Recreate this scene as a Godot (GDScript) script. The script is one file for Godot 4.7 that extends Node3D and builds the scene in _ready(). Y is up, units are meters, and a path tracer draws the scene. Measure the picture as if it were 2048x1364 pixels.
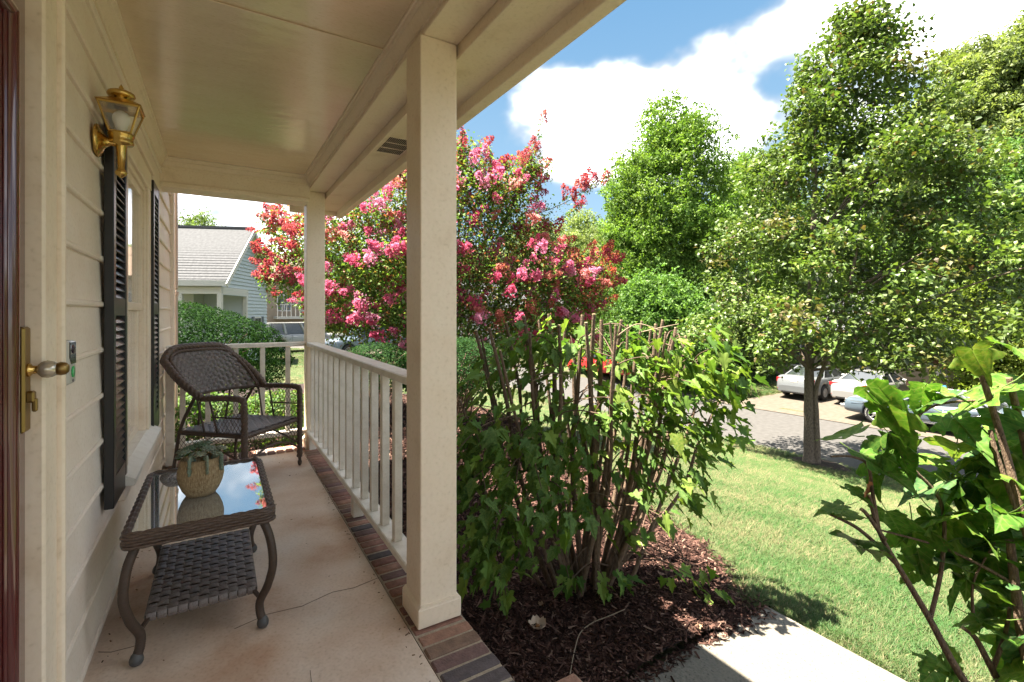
extends Node3D
# A covered front porch looking out over a garden, a lawn and a street. x: out from the house wall, -z: along the porch, y up; the porch floor is y = 0.

const EYE := Vector3(0, 1.25, 0)
const YAW := 0.5459
const FOCAL := 963.0
const WALL := -0.385
var M := {}
var rng := RandomNumberGenerator.new()


func _ready():
	rng.seed = 7
	setup_view()
	make_materials()
	make_ground()
	make_house()
	make_porch()
	make_furniture()
	make_far_buildings()
	make_cars()
	make_trees()
	make_crape_myrtle()
	make_hedges()
	make_cut_shrub()
	make_leafy_shrub()
	make_grass()
	make_mulch()
	make_small_things()


func setup_view():
	var cam := Camera3D.new()
	cam.name = "camera"
	add_child(cam)
	cam.position = EYE
	cam.rotation.y = -YAW
	var near := 0.05
	cam.set_frustum(near * 1364.0 / FOCAL, Vector2(0, -58.0 / FOCAL * near), near, 600.0)
	cam.current = true
	var env := Environment.new()
	env.background_mode = Environment.BG_SKY
	env.tonemap_mode = Environment.TONE_MAPPER_LINEAR
	env.tonemap_exposure = EXPOSURE
	env.sdfgi_enabled = true
	env.ssao_enabled = true
	env.ssil_enabled = true
	var sky := Sky.new()
	var pano := PanoramaSkyMaterial.new()
	pano.panorama = ImageTexture.create_from_image(sky_image(2048, 1024))
	sky.sky_material = pano
	env.sky = sky
	var we := WorldEnvironment.new()
	we.name = "world_environment"
	we.environment = env
	add_child(we)
	var sun := DirectionalLight3D.new()
	sun.name = "sun"
	sun.light_energy = SUN_ENERGY
	sun.light_color = Color(1.0, 0.955, 0.88)
	sun.light_angular_distance = 0.5
	sun.shadow_enabled = true
	add_child(sun)
	sun.look_at_from_position(Vector3(-26, 100, -22), Vector3(0, 0, 0), Vector3(0, 0, 1))


const EXPOSURE := 8.6
const SUN_ENERGY := 1.38


func sky_image(w: int, h: int) -> Image:
	var big := FastNoiseLite.new()
	big.seed = 11
	big.frequency = 1.0
	big.fractal_octaves = 3
	var fine := FastNoiseLite.new()
	fine.seed = 5
	fine.frequency = 1.0
	fine.fractal_octaves = 6
	fine.fractal_gain = 0.55
	# cumulus banks (azimuth, elevation, width, height, weight) in degrees; negative weights are gaps of blue
	var banks := [[45, 22, 10, 6, 0.75], [37, 24, 6, 4, 0.5], [53, 21, 6, 6, 0.6], [39, 17.5, 7, 3.5, 0.5], [66, 27, 9, 5, 0.7], [76, 24, 9, 8, 0.6], [-1, 11, 7, 4, 0.55], [8, 8, 6, 3, 0.3], [20, 7, 8, 3, 0.3],
		[53, 31, 8, 3.2, -0.9], [40, 13, 7, 1.8, -0.6], [27, 19.5, 5, 4, -0.6], [36, 31, 14, 3, -0.7], [60, 22, 2.0, 2.5, -0.5]]
	var img := Image.create(w, h, false, Image.FORMAT_RGBAF)
	var floor_col := Color(0.22, 0.23, 0.20)
	img.fill(floor_col)
	for j in h / 2:
		var el := PI / 2 - (j + 0.5) / h * PI
		var s := sin(el)
		var c := cos(el)
		var k := pow(1.0 - s, 2.1)
		var blue := Color(0.0145, 0.043, 0.084).lerp(Color(0.080, 0.114, 0.138), k)
		var eld := rad_to_deg(el)
		for i in w:
			var az := (i + 0.5) / w * TAU
			var x := sin(az) * c
			var z := -cos(az) * c
			var q := 1.0 / (s + 0.22)
			var px := x * q
			var pz := z * q
			var d := 0.40 + 0.55 * big.get_noise_2d(px * 0.9, pz * 0.9)
			var azd := rad_to_deg(az)
			if azd > 180.0:
				azd -= 360.0
			if azd > -25.0 and azd < 105.0 and eld < 45.0:
				var e := 0.0
				for b in banks:
					var dx: float = (azd - b[0]) / b[2]
					var dy: float = (eld - b[1]) / b[3]
					var r := dx * dx + dy * dy
					if r < 5.0:
						e += b[4] * exp(-r)
				d = d * 0.35 + e + 0.02
			var n := fine.get_noise_3d(x * 5.5, s * 9.0, z * 5.5)
			d += 0.62 * n
			var a := smoothstep(0.12, 0.72, d)
			if a > 0.0:
				var n2 := big.get_noise_3d(x * 8.0 + 3.1, s * 13.0 + 0.35, z * 8.0) + 0.25 * n
				var lit := lerpf(0.20, 1.0, smoothstep(0.22, 1.05, d + 0.25 * n2))
				var cloud := Color(0.60, 0.605, 0.62) * lit
				img.set_pixel(i, j, Color(lerpf(blue.r, cloud.r, a), lerpf(blue.g, cloud.g, a), lerpf(blue.b, cloud.b, a)))
			else:
				img.set_pixel(i, j, blue)
	return img


# ---------------------------------------------------------------- nodes and labels

func pix(px: float, py: float, t: float) -> Vector3:   # a point t metres ahead of the viewer
	var u := (px - 1024.0) / FOCAL
	var ca := cos(YAW)
	var sa := sin(YAW)
	return EYE + Vector3(sa + ca * u, (624.0 - py) / FOCAL, -ca + sa * u) * t


func tag(o: Node3D, label := "", category := "", group := "", kind := "") -> Node3D:
	if label:
		o.set_meta("label", label)
	if category:
		o.set_meta("category", category)
	if group:
		o.set_meta("group", group)
	if kind:
		o.set_meta("kind", kind)
	return o


func thing(called: String, at: Vector3, turn: float, label: String, category: String, group := "") -> Node3D:
	var o := Node3D.new()
	o.name = called
	add_child(o, true)
	o.position = at
	o.rotation.y = turn
	tag(o, label, category, group)
	return o


func part(called: String, st: SurfaceTool, mat: Material, parent: Node = self, at := Transform3D()) -> MeshInstance3D:
	st.generate_normals()
	return put(called, st.commit(), mat, parent, at)


func put(called: String, mesh: Mesh, mat: Material, parent: Node = self, at := Transform3D()) -> MeshInstance3D:
	var o := MeshInstance3D.new()
	o.name = called
	o.mesh = mesh
	o.material_override = mat
	o.transform = at
	parent.add_child(o, true)
	return o


func baked(st: SurfaceTool) -> ArrayMesh:
	st.generate_normals()
	return st.commit()


func scatter(called: String, mesh: Mesh, mat: Material, where: Array[Transform3D], tint: PackedColorArray, parent: Node = self) -> MultiMeshInstance3D:
	var mm := MultiMesh.new()
	mm.transform_format = MultiMesh.TRANSFORM_3D
	mm.use_colors = true
	mm.mesh = mesh
	mm.instance_count = where.size()
	for i in where.size():
		mm.set_instance_transform(i, where[i])
		mm.set_instance_color(i, tint[i])
	var o := MultiMeshInstance3D.new()
	o.name = called
	o.multimesh = mm
	o.material_override = mat
	parent.add_child(o, true)
	o.set_meta("kind", "stuff")
	return o


# ---------------------------------------------------------------- shapes

func stn() -> SurfaceTool:
	var st := SurfaceTool.new()
	st.begin(Mesh.PRIMITIVE_TRIANGLES)
	return st


func tri(st: SurfaceTool, a: Vector3, b: Vector3, c: Vector3):   # a, b, c anticlockwise seen from outside
	st.add_vertex(a)
	st.add_vertex(c)
	st.add_vertex(b)


func quad(st: SurfaceTool, a: Vector3, b: Vector3, c: Vector3, d: Vector3):
	tri(st, a, b, c)
	tri(st, a, c, d)


func tri_out(st: SurfaceTool, a: Vector3, b: Vector3, c: Vector3, from: Vector3):
	if (b - a).cross(c - a).dot((a + b + c) / 3.0 - from) >= 0.0:
		tri(st, a, b, c)
	else:
		tri(st, a, c, b)


func quad_out(st: SurfaceTool, a: Vector3, b: Vector3, c: Vector3, d: Vector3, from: Vector3):
	tri_out(st, a, b, c, from)
	tri_out(st, a, c, d, from)


func box(st: SurfaceTool, c: Vector3, s: Vector3, bev := 0.0, basis := Basis()):
	st.set_smooth_group(-1)
	var h := s * 0.5
	if bev <= 0.0:
		for ax in 3:
			for sg in [-1.0, 1.0]:
				var n := Vector3()
				n[ax] = sg * h[ax]
				var u := Vector3()
				u[(ax + 1) % 3] = h[(ax + 1) % 3]
				var v := Vector3()
				v[(ax + 2) % 3] = h[(ax + 2) % 3]
				quad_out(st, c + basis * (n - u - v), c + basis * (n + u - v), c + basis * (n + u + v), c + basis * (n - u + v), c)
		return
	bev = minf(bev, minf(h.x, minf(h.y, h.z)) * 0.9)
	var vx := {}
	for sx in [-1, 1]:
		for sy in [-1, 1]:
			for sz in [-1, 1]:
				var sg := Vector3(sx, sy, sz)
				for ax in 3:
					var p := Vector3()
					for k in 3:
						p[k] = sg[k] * (h[k] if k == ax else h[k] - bev)
					vx[[sx, sy, sz, ax]] = c + basis * p
				tri_out(st, vx[[sx, sy, sz, 0]], vx[[sx, sy, sz, 1]], vx[[sx, sy, sz, 2]], c)
	for ax in 3:
		var a1 := (ax + 1) % 3
		var a2 := (ax + 2) % 3
		for s1 in [-1, 1]:
			var f := []
			for q in [[-1, -1], [1, -1], [1, 1], [-1, 1]]:
				var key := [0, 0, 0, ax]
				key[ax] = s1
				key[a1] = q[0]
				key[a2] = q[1]
				f.append(vx[key])
			quad_out(st, f[0], f[1], f[2], f[3], c)
			for s2 in [-1, 1]:   # edges along a2
				var e := []
				for q in [[ax, -1], [a1, -1], [a1, 1], [ax, 1]]:
					var key := [0, 0, 0, q[0]]
					key[ax] = s1
					key[a1] = s2
					key[a2] = q[1]
					e.append(vx[key])
				quad_out(st, e[0], e[1], e[2], e[3], c)


func span(st: SurfaceTool, x0: float, x1: float, y0: float, y1: float, z0: float, z1: float, bev := 0.0):
	box(st, Vector3(x0 + x1, y0 + y1, z0 + z1) * 0.5, Vector3(absf(x1 - x0), absf(y1 - y0), absf(z1 - z0)), bev)


func bar(st: SurfaceTool, a: Vector3, b: Vector3, w: float, d: float, up := Vector3.UP, bev := 0.0):
	var z := (b - a).normalized()
	if absf(z.dot(up)) > 0.98:
		up = Vector3.RIGHT
	var x := up.cross(z).normalized()
	box(st, (a + b) * 0.5, Vector3(w, d, (b - a).length()), bev, Basis(x, z.cross(x), z))


func tube(st: SurfaceTool, pts: PackedVector3Array, rads: Array, n := 8, cap := true, ridge := 0.0, strands := 0, pitch := 0.05):
	st.set_smooth_group(0)
	var m := pts.size()
	var t0 := (pts[1] - pts[0]).normalized()
	var nx := t0.cross(Vector3.UP if absf(t0.y) < 0.9 else Vector3.RIGHT).normalized()
	var rings := []
	var along := 0.0
	for i in m:
		var t := (pts[mini(i + 1, m - 1)] - pts[maxi(i - 1, 0)]).normalized()
		nx = (nx - t * nx.dot(t)).normalized()
		var ny := t.cross(nx)
		var r: float = rads[i] if rads.size() > 1 else rads[0]
		if i > 0:
			along += pts[i].distance_to(pts[i - 1])
		var ring := PackedVector3Array()
		for k in n:
			var a := TAU * k / n
			var rr := r
			if strands > 0:
				rr *= 1.0 + ridge * cos(a * strands - TAU * along / pitch)
			ring.append(pts[i] + (nx * cos(a) + ny * sin(a)) * rr)
		rings.append(ring)
	for i in m - 1:
		for k in n:
			var k2 := (k + 1) % n
			var a: Vector3 = rings[i][k]
			var b: Vector3 = rings[i][k2]
			var c: Vector3 = rings[i + 1][k2]
			var d: Vector3 = rings[i + 1][k]
			quad(st, a, b, c, d)
	if cap:
		st.set_smooth_group(-1)
		for e in [0, m - 1]:
			var inside: Vector3 = pts[1] if e == 0 else pts[m - 2]
			for k in n:
				tri_out(st, pts[e], rings[e][k], rings[e][(k + 1) % n], inside)


func curve(pts: Array, n: int) -> PackedVector3Array:
	var out := PackedVector3Array()
	var m := pts.size()
	for i in m - 1:
		var p0: Vector3 = pts[maxi(i - 1, 0)]
		var p1: Vector3 = pts[i]
		var p2: Vector3 = pts[i + 1]
		var p3: Vector3 = pts[mini(i + 2, m - 1)]
		for k in n:
			out.append(p1.cubic_interpolate(p2, p0, p3, float(k) / n))
	out.append(pts[m - 1])
	return out


func resample(pts: PackedVector3Array, ds: float) -> PackedVector3Array:
	var out := PackedVector3Array([pts[0]])
	var left := ds
	for i in pts.size() - 1:
		var a := pts[i]
		var l := a.distance_to(pts[i + 1])
		var at := 0.0
		while l - at >= left:
			at += left
			out.append(a.lerp(pts[i + 1], at / l))
			left = ds
		left -= l - at
	if out[out.size() - 1].distance_to(pts[pts.size() - 1]) > ds * 0.3:
		out.append(pts[pts.size() - 1])
	return out


func taper(n: int, a: float, b: float) -> Array:
	var out := []
	for i in n:
		out.append(lerpf(a, b, float(i) / (n - 1)))
	return out


func lathe(st: SurfaceTool, prof: Array, n := 16, at := Transform3D(), smooth := true):
	st.set_smooth_group(0 if smooth else -1)
	for i in prof.size() - 1:
		var p: Vector2 = prof[i]
		var q: Vector2 = prof[i + 1]
		for k in n:
			var a := TAU * k / n
			var b := TAU * (k + 1) / n
			var v := [at * Vector3(p.x * cos(a), p.y, p.x * sin(a)), at * Vector3(q.x * cos(a), q.y, q.x * sin(a)), at * Vector3(q.x * cos(b), q.y, q.x * sin(b)), at * Vector3(p.x * cos(b), p.y, p.x * sin(b))]
			if p.x > 1e-5:
				tri(st, v[0], v[2], v[3])
			if q.x > 1e-5:
				tri(st, v[0], v[1], v[2])


func prism(st: SurfaceTool, poly: PackedVector2Array, at: Transform3D, length: float, smooth := false):   # poly anticlockwise in x, y; drawn out along z
	st.set_smooth_group(0 if smooth else -1)
	var n := poly.size()
	for i in n:
		var p := poly[i]
		var q := poly[(i + 1) % n]
		quad(st, at * Vector3(p.x, p.y, 0), at * Vector3(q.x, q.y, 0), at * Vector3(q.x, q.y, length), at * Vector3(p.x, p.y, length))
	st.set_smooth_group(-1)
	var ids := Geometry2D.triangulate_polygon(poly)
	for i in range(0, ids.size(), 3):
		var a := poly[ids[i]]
		var b := poly[ids[i + 1]]
		var c := poly[ids[i + 2]]
		if (b - a).cross(c - a) < 0.0:
			var s := b
			b = c
			c = s
		tri(st, at * Vector3(a.x, a.y, length), at * Vector3(b.x, b.y, length), at * Vector3(c.x, c.y, length))
		tri(st, at * Vector3(a.x, a.y, 0), at * Vector3(c.x, c.y, 0), at * Vector3(b.x, b.y, 0))


func blob(st: SurfaceTool, at: Transform3D, n := 6, rows := 4):   # a unit sphere under a transform
	var prof := []
	for i in rows + 1:
		var a := -PI / 2 + PI * i / rows
		prof.append(Vector2(maxf(cos(a), 0.0), sin(a)))
	lathe(st, prof, n, at)


# ---------------------------------------------------------------- materials

func lin(c: Color) -> Color:
	return c.linear_to_srgb()


func plain(c: Color, rough := 0.6, spec := 0.5) -> StandardMaterial3D:
	var m := StandardMaterial3D.new()
	m.albedo_color = lin(c)
	m.roughness = rough
	m.metallic_specular = spec
	return m


func ntex(seed_: int, freq: float, octaves: int, colors: Array, kind := FastNoiseLite.TYPE_SIMPLEX_SMOOTH, size := 512, contrast := true) -> NoiseTexture2D:
	var f := FastNoiseLite.new()
	f.noise_type = kind
	f.seed = seed_
	f.frequency = freq
	f.fractal_octaves = octaves
	var t := NoiseTexture2D.new()
	t.width = size
	t.height = size
	t.seamless = true
	t.normalize = contrast
	t.noise = f
	if colors.size():
		var g := Gradient.new()
		var off := PackedFloat32Array()
		var cols := PackedColorArray()
		for i in colors.size():
			off.append(float(i) / (colors.size() - 1))
			cols.append(lin(colors[i]))
		g.offsets = off
		g.colors = cols
		t.color_ramp = g
	return t


func surf(tex: Texture2D, tile: float, rough: float, bump: Texture2D = null, depth := 0.0, stretch := Vector3.ONE) -> StandardMaterial3D:
	var m := StandardMaterial3D.new()
	m.albedo_texture = tex
	m.roughness = rough
	m.uv1_triplanar = true
	m.uv1_world_triplanar = true
	m.uv1_scale = stretch / tile
	if bump:
		m.heightmap_enabled = true
		m.heightmap_texture = bump
		m.heightmap_scale = depth
	return m


func leaf_mat(rough: float, through: float, spec := 0.5) -> StandardMaterial3D:
	var m := StandardMaterial3D.new()
	m.vertex_color_use_as_albedo = true
	m.roughness = rough
	m.metallic_specular = spec
	m.backlight_enabled = true
	m.backlight = lin(Color(through * 0.95, through, through * 0.45))
	return m


func make_materials():
	var bumpy := ntex(3, 0.02, 4, [])
	var ripple := ntex(9, 0.012, 3, [])
	var rough_noise := ntex(21, 0.06, 4, [])
	M.bumpy = bumpy
	M.rough_noise = rough_noise
	# house paint
	M.paint = surf(ntex(1, 0.01, 4, [Color(0.71, 0.575, 0.43), Color(0.80, 0.672, 0.525), Color(0.81, 0.688, 0.545), Color(0.83, 0.718, 0.58)]), 1.3, 0.42, rough_noise, 0.05)
	M.siding = surf(ntex(2, 0.012, 4, [Color(0.79, 0.675, 0.57), Color(0.82, 0.715, 0.61), Color(0.84, 0.745, 0.65)]), 1.1, 0.5, rough_noise, 0.06)
	M.rail = surf(ntex(4, 0.015, 4, [Color(0.68, 0.62, 0.53), Color(0.79, 0.735, 0.645), Color(0.81, 0.765, 0.68)]), 0.7, 0.4, rough_noise, 0.05)
	M.ceiling = surf(ntex(6, 0.01, 4, [Color(0.78, 0.63, 0.46), Color(0.82, 0.68, 0.51)]), 1.4, 0.20, ripple, 0.16, Vector3(0.8, 1, 2.2))
	M.ceiling.metallic_specular = 0.8
	M.ceiling.metallic = 0.2
	M.ceiling.clearcoat_enabled = true
	M.ceiling.clearcoat = 0.7
	M.ceiling.clearcoat_roughness = 0.16
	var specks := ntex(33, 0.11, 5, [Color(0.80, 0.77, 0.72), Color(0.96, 0.955, 0.94), Color(1, 1, 1), Color(1, 1, 1), Color(0.97, 0.965, 0.95)])
	for n in ["paint", "siding", "rail", "ceiling"]:
		M[n].detail_enabled = true
		M[n].detail_blend_mode = BaseMaterial3D.BLEND_MODE_MUL
		M[n].detail_albedo = specks
	M.grey_paint = plain(Color(0.46, 0.36, 0.30), 0.5)
	M.red_door = plain(Color(0.085, 0.012, 0.012), 0.22)
	M.red_door.clearcoat_enabled = true
	M.red_door.clearcoat = 1.0
	M.red_door.clearcoat_roughness = 0.06
	M.brass = plain(Color(0.58, 0.39, 0.125), 0.25)
	M.brass.metallic = 1.0
	M.old_brass = plain(Color(0.30, 0.20, 0.075), 0.42)
	M.old_brass.metallic = 1.0
	M.black_paint = plain(Color(0.012, 0.012, 0.013), 0.32)
	M.dark = plain(Color(0.02, 0.02, 0.02), 0.7)
	M.glass = plain(Color(0.05, 0.055, 0.06), 0.04, 0.8)
	M.clear = plain(Color(0.9, 0.92, 0.9, 0.12), 0.05)
	M.clear.transparency = BaseMaterial3D.TRANSPARENCY_ALPHA
	M.table_glass = plain(Color(0.62, 0.65, 0.66), 0.025, 0.8)
	M.table_glass.metallic = 0.8
	M.bulb = plain(Color(0.75, 0.73, 0.68), 0.35)
	M.curtain = plain(Color(0.55, 0.52, 0.44), 0.7)
	# masonry
	M.concrete = surf(ntex(31, 0.006, 5, [Color(0.50, 0.31, 0.20), Color(0.62, 0.46, 0.345), Color(0.69, 0.555, 0.445), Color(0.72, 0.62, 0.53)]), 1.7, 0.72, rough_noise, 0.15)
	M.concrete.detail_enabled = true
	M.concrete.detail_blend_mode = BaseMaterial3D.BLEND_MODE_MUL
	M.concrete.detail_albedo = ntex(32, 0.20, 4, [Color(0.66, 0.62, 0.58), Color(0.93, 0.92, 0.91), Color(0.98, 0.98, 0.98), Color(1, 1, 1)])
	M.bricks = []
	for c in [[0.205, 0.095, 0.070], [0.245, 0.120, 0.085], [0.150, 0.085, 0.074], [0.090, 0.070, 0.070], [0.29, 0.155, 0.105], [0.19, 0.115, 0.078]]:
		var base := Color(c[0], c[1], c[2])
		M.bricks.append(surf(ntex(40 + M.bricks.size(), 0.03, 4, [base * 0.72, base, base * 1.3], FastNoiseLite.TYPE_SIMPLEX_SMOOTH, 256), 0.35, 0.85, rough_noise, 0.25))
	M.mortar = surf(ntex(50, 0.05, 4, [Color(0.28, 0.22, 0.155), Color(0.44, 0.365, 0.275)], FastNoiseLite.TYPE_SIMPLEX_SMOOTH, 256), 0.3, 0.95, rough_noise, 0.3)
	M.walk = surf(ntex(52, 0.11, 3, [Color(0.0232, 0.0232, 0.0232), Color(0.119, 0.109, 0.0895), Color(0.143, 0.13, 0.108), Color(0.149, 0.135, 0.114), Color(0.156, 0.144, 0.121)]), 0.9, 0.9, rough_noise, 0.35)
	M.asphalt = surf(ntex(53, 0.02, 5, [Color(0.0406, 0.0387, 0.0374), Color(0.053, 0.0512, 0.0499), Color(0.0655, 0.0624, 0.0611)]), 2.5, 0.9, rough_noise, 0.3)
	M.drive = surf(ntex(54, 0.02, 5, [Color(0.0626, 0.049, 0.0359), Color(0.0816, 0.0664, 0.0501), Color(0.0976, 0.0824, 0.0642)]), 3.0, 0.9, rough_noise, 0.3)
	M.soil = surf(ntex(55, 0.03, 5, [Color(0.03, 0.036, 0.012), Color(0.057, 0.06, 0.024), Color(0.096, 0.084, 0.045)]), 1.6, 1.0, rough_noise, 1.0)
	M.bed = surf(ntex(56, 0.08, 4, [Color(0.0085, 0.0051, 0.00425), Color(0.0238, 0.0127, 0.0102), Color(0.0467, 0.0255, 0.0204)]), 0.5, 1.0, rough_noise, 1.2)
	# wicker
	M.wicker = surf(ntex(60, 0.06, 3, [Color(0.0408, 0.0245, 0.0177), Color(0.085, 0.0544, 0.0394), Color(0.129, 0.0884, 0.0653)], FastNoiseLite.TYPE_SIMPLEX_SMOOTH, 256), 0.12, 0.42)
	M.weave = surf(ntex(61, 0.06, 3, [Color(0.0936, 0.0764, 0.0702), Color(0.156, 0.131, 0.122), Color(0.218, 0.187, 0.176)], FastNoiseLite.TYPE_SIMPLEX_SMOOTH, 256), 0.1, 0.4)
	M.frame_metal = surf(ntex(62, 0.06, 3, [Color(0.0422, 0.0265, 0.0184), Color(0.0714, 0.0462, 0.032)], FastNoiseLite.TYPE_SIMPLEX_SMOOTH, 256), 0.2, 0.55)
	M.foot = plain(Color(0.07, 0.07, 0.07), 0.5)
	M.pot = surf(ntex(63, 0.05, 5, [Color(0.12, 0.065, 0.03), Color(0.30, 0.195, 0.095), Color(0.47, 0.345, 0.19), Color(0.60, 0.485, 0.31)], FastNoiseLite.TYPE_SIMPLEX_SMOOTH, 256), 0.30, 0.8, rough_noise, 0.5, Vector3(4.0, 0.9, 4.0))
	M.bark = surf(ntex(64, 0.03, 5, [Color(0.057, 0.0418, 0.0323), Color(0.142, 0.11, 0.0817), Color(0.247, 0.199, 0.152)]), 0.8, 0.95, rough_noise, 1.0, Vector3(2, 0.6, 2))
	M.red_bark = surf(ntex(65, 0.03, 5, [Color(0.08, 0.03, 0.018), Color(0.22, 0.085, 0.05), Color(0.32, 0.15, 0.09)]), 0.9, 0.95, rough_noise, 1.5, Vector3(3, 0.3, 3))
	M.cane = surf(ntex(66, 0.05, 4, [Color(0.06, 0.037, 0.024), Color(0.15, 0.10, 0.065), Color(0.27, 0.20, 0.14)], FastNoiseLite.TYPE_SIMPLEX_SMOOTH, 256), 0.25, 0.9, rough_noise, 0.4, Vector3(3, 0.7, 3))
	M.twig = plain(Color(0.095, 0.058, 0.036), 0.8)
	M.pale_twig = plain(Color(0.26, 0.20, 0.14), 0.85)
	M.cut_wood = plain(Color(0.42, 0.33, 0.20), 0.9)
	M.leaf = leaf_mat(0.55, 0.85, 0.35)
	M.glossy_leaf = leaf_mat(0.42, 0.7, 0.4)
	M.bush_leaf = leaf_mat(0.7, 0.6, 0.12)
	M.soft_leaf = leaf_mat(0.6, 0.8, 0.3)
	M.petal = leaf_mat(0.7, 0.9, 0.2)
	M.blade = leaf_mat(0.55, 0.7, 0.3)
	M.chip = leaf_mat(0.95, 0.0, 0.2)
	M.chip.backlight_enabled = false
	# far things
	M.shingle = surf(ntex(70, 0.045, 4, [Color(0.0361, 0.0382, 0.0433), Color(0.0615, 0.065, 0.0723), Color(0.0978, 0.101, 0.11)]), 1.6, 0.95, null, 0.0, Vector3(0.45, 2.6, 0.45))
	M.blue_siding = plain(Color(0.323, 0.365, 0.391), 0.7)
	M.white_trim = plain(Color(0.374, 0.367, 0.346), 0.6)
	M.grey_wall = plain(Color(0.38, 0.40, 0.40), 0.8)
	M.tan_siding = plain(Color(0.168, 0.14, 0.101), 0.8)
	M.brown_siding = plain(Color(0.24, 0.192, 0.144), 0.8)
	M.brown_roof = plain(Color(0.16, 0.115, 0.085), 0.95)
	M.tyre = plain(Color(0.022, 0.022, 0.023), 0.85)
	M.chrome = plain(Color(0.62, 0.62, 0.62), 0.16)
	M.chrome.metallic = 1.0
	M.alloy = plain(Color(0.45, 0.45, 0.46), 0.35)
	M.alloy.metallic = 0.8
	M.tail = plain(Color(0.42, 0.012, 0.016), 0.15)
	M.car_glass = plain(Color(0.018, 0.022, 0.024), 0.04, 0.8)
	M.rubber = plain(Color(0.015, 0.015, 0.016), 0.6)
	for c in {"white_car": [0.22, 0.22, 0.217], "silver_car": [0.12, 0.13, 0.138], "blue_car": [0.075, 0.102, 0.132], "red_car": [0.50, 0.02, 0.02], "slate_car": [0.10, 0.13, 0.17], "vinyl": [0.105, 0.115, 0.13]}.keys():
		var v: Array = {"white_car": [0.22, 0.22, 0.217], "silver_car": [0.12, 0.13, 0.138], "blue_car": [0.075, 0.102, 0.132], "red_car": [0.50, 0.02, 0.02], "slate_car": [0.10, 0.13, 0.17], "vinyl": [0.105, 0.115, 0.13]}[c]
		M[c] = plain(Color(v[0], v[1], v[2]), 0.35)
		M[c].clearcoat_enabled = true
		M[c].clearcoat = 0.8
		M[c].clearcoat_roughness = 0.08
	M.vinyl.clearcoat_enabled = false
	M.bin_green = plain(Color(0.015, 0.10, 0.05), 0.5)
	M.bin_blue = plain(Color(0.03, 0.14, 0.26), 0.5)


# ---------------------------------------------------------------- the lie of the land

func road_x(z: float) -> float:
	return 17.3 - 0.0125 * pow(maxf(-z - 6.0, 0.0), 1.9)


func road_d(x: float, z: float) -> float:   # distance to the middle of the road, positive on the house's side
	var dz := 0.05
	var s := (road_x(z + dz) - road_x(z - dz)) / (2 * dz)
	return (road_x(z) - x) / sqrt(1.0 + s * s)


func road_y(z: float) -> float:
	return lerpf(-2.98, -1.45, smoothstep(12.0, 34.0, -z))


func ground_y(x: float, z: float) -> float:
	var d := road_d(x, z)
	var r := road_y(z)
	if d > 3.0:
		var h := -0.36 - 0.035 * clampf(-z - 7.0, 0.0, 20.0)
		var u := clampf((d - 3.0) / 11.7, 0.0, 1.0)
		return lerpf(r + 0.08, h, u - 0.06 * sin(u * TAU) * 0.5)
	if d < -3.4:
		return r + 0.05 + 0.012 * minf(-d - 3.4, 40.0)
	return r - 0.05


func bed_edge(z: float) -> float:   # how far out the mulch reaches
	var c := [[-1.5, 2.5], [-2.2, 2.85], [-3.3, 3.4], [-5.0, 4.1], [-7.0, 4.7], [-9.0, 4.9], [-11.0, 4.2], [-12.5, 2.4]]
	if z > -1.5:
		return 2.5
	for i in c.size() - 1:
		if z <= c[i][0] and z >= c[i + 1][0]:
			return lerpf(c[i][1], c[i + 1][1], (c[i][0] - z) / (c[i][0] - c[i + 1][0])) + 0.05 * sin(z * 5.0) + 0.04 * sin(z * 13.0)
	return -99.0


func bed_inner(z: float) -> float:
	return 0.862 if z > -4.96 else -3.0


func bed_y(x: float, z: float) -> float:
	var e := bed_edge(z) - x
	return ground_y(x, z) + 0.012 + 0.07 * smoothstep(0.0, 0.5, e) + 0.015 * sin(x * 7.0 + z * 3.0) + 0.012 * sin(z * 9.0 - x * 4.0)


func sheet(called: String, xs: PackedFloat32Array, zs: PackedFloat32Array, height: Callable, mat: Material) -> MeshInstance3D:
	var v := PackedVector3Array()
	var ids := PackedInt32Array()
	for j in zs.size():
		for i in xs.size():
			v.append(Vector3(xs[i], height.call(xs[i], zs[j]), zs[j]))
	var w := xs.size()
	for j in zs.size() - 1:
		for i in w - 1:
			var a := j * w + i
			for k in [a, a + 1, a + w, a + 1, a + w + 1, a + w]:
				ids.append(k)
	return grid_mesh(called, v, ids, mat)


func grid_mesh(called: String, v: PackedVector3Array, ids: PackedInt32Array, mat: Material) -> MeshInstance3D:
	var arr := []
	arr.resize(Mesh.ARRAY_MAX)
	arr[Mesh.ARRAY_VERTEX] = v
	arr[Mesh.ARRAY_INDEX] = ids
	var am := ArrayMesh.new()
	am.add_surface_from_arrays(Mesh.PRIMITIVE_TRIANGLES, arr)
	var st := SurfaceTool.new()
	st.create_from(am, 0)
	st.generate_normals()
	return put(called, st.commit(), mat)


func steps(list: Array) -> PackedFloat32Array:   # [start, end, step, end, step, ...]
	var out := PackedFloat32Array()
	var at: float = list[0]
	for k in range(1, list.size(), 2):
		var e: float = list[k]
		var n := int(ceil(absf(e - at) / float(list[k + 1])))
		for i in n:
			out.append(lerpf(at, e, float(i) / n))
		at = e
	out.append(at)
	return out


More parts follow.
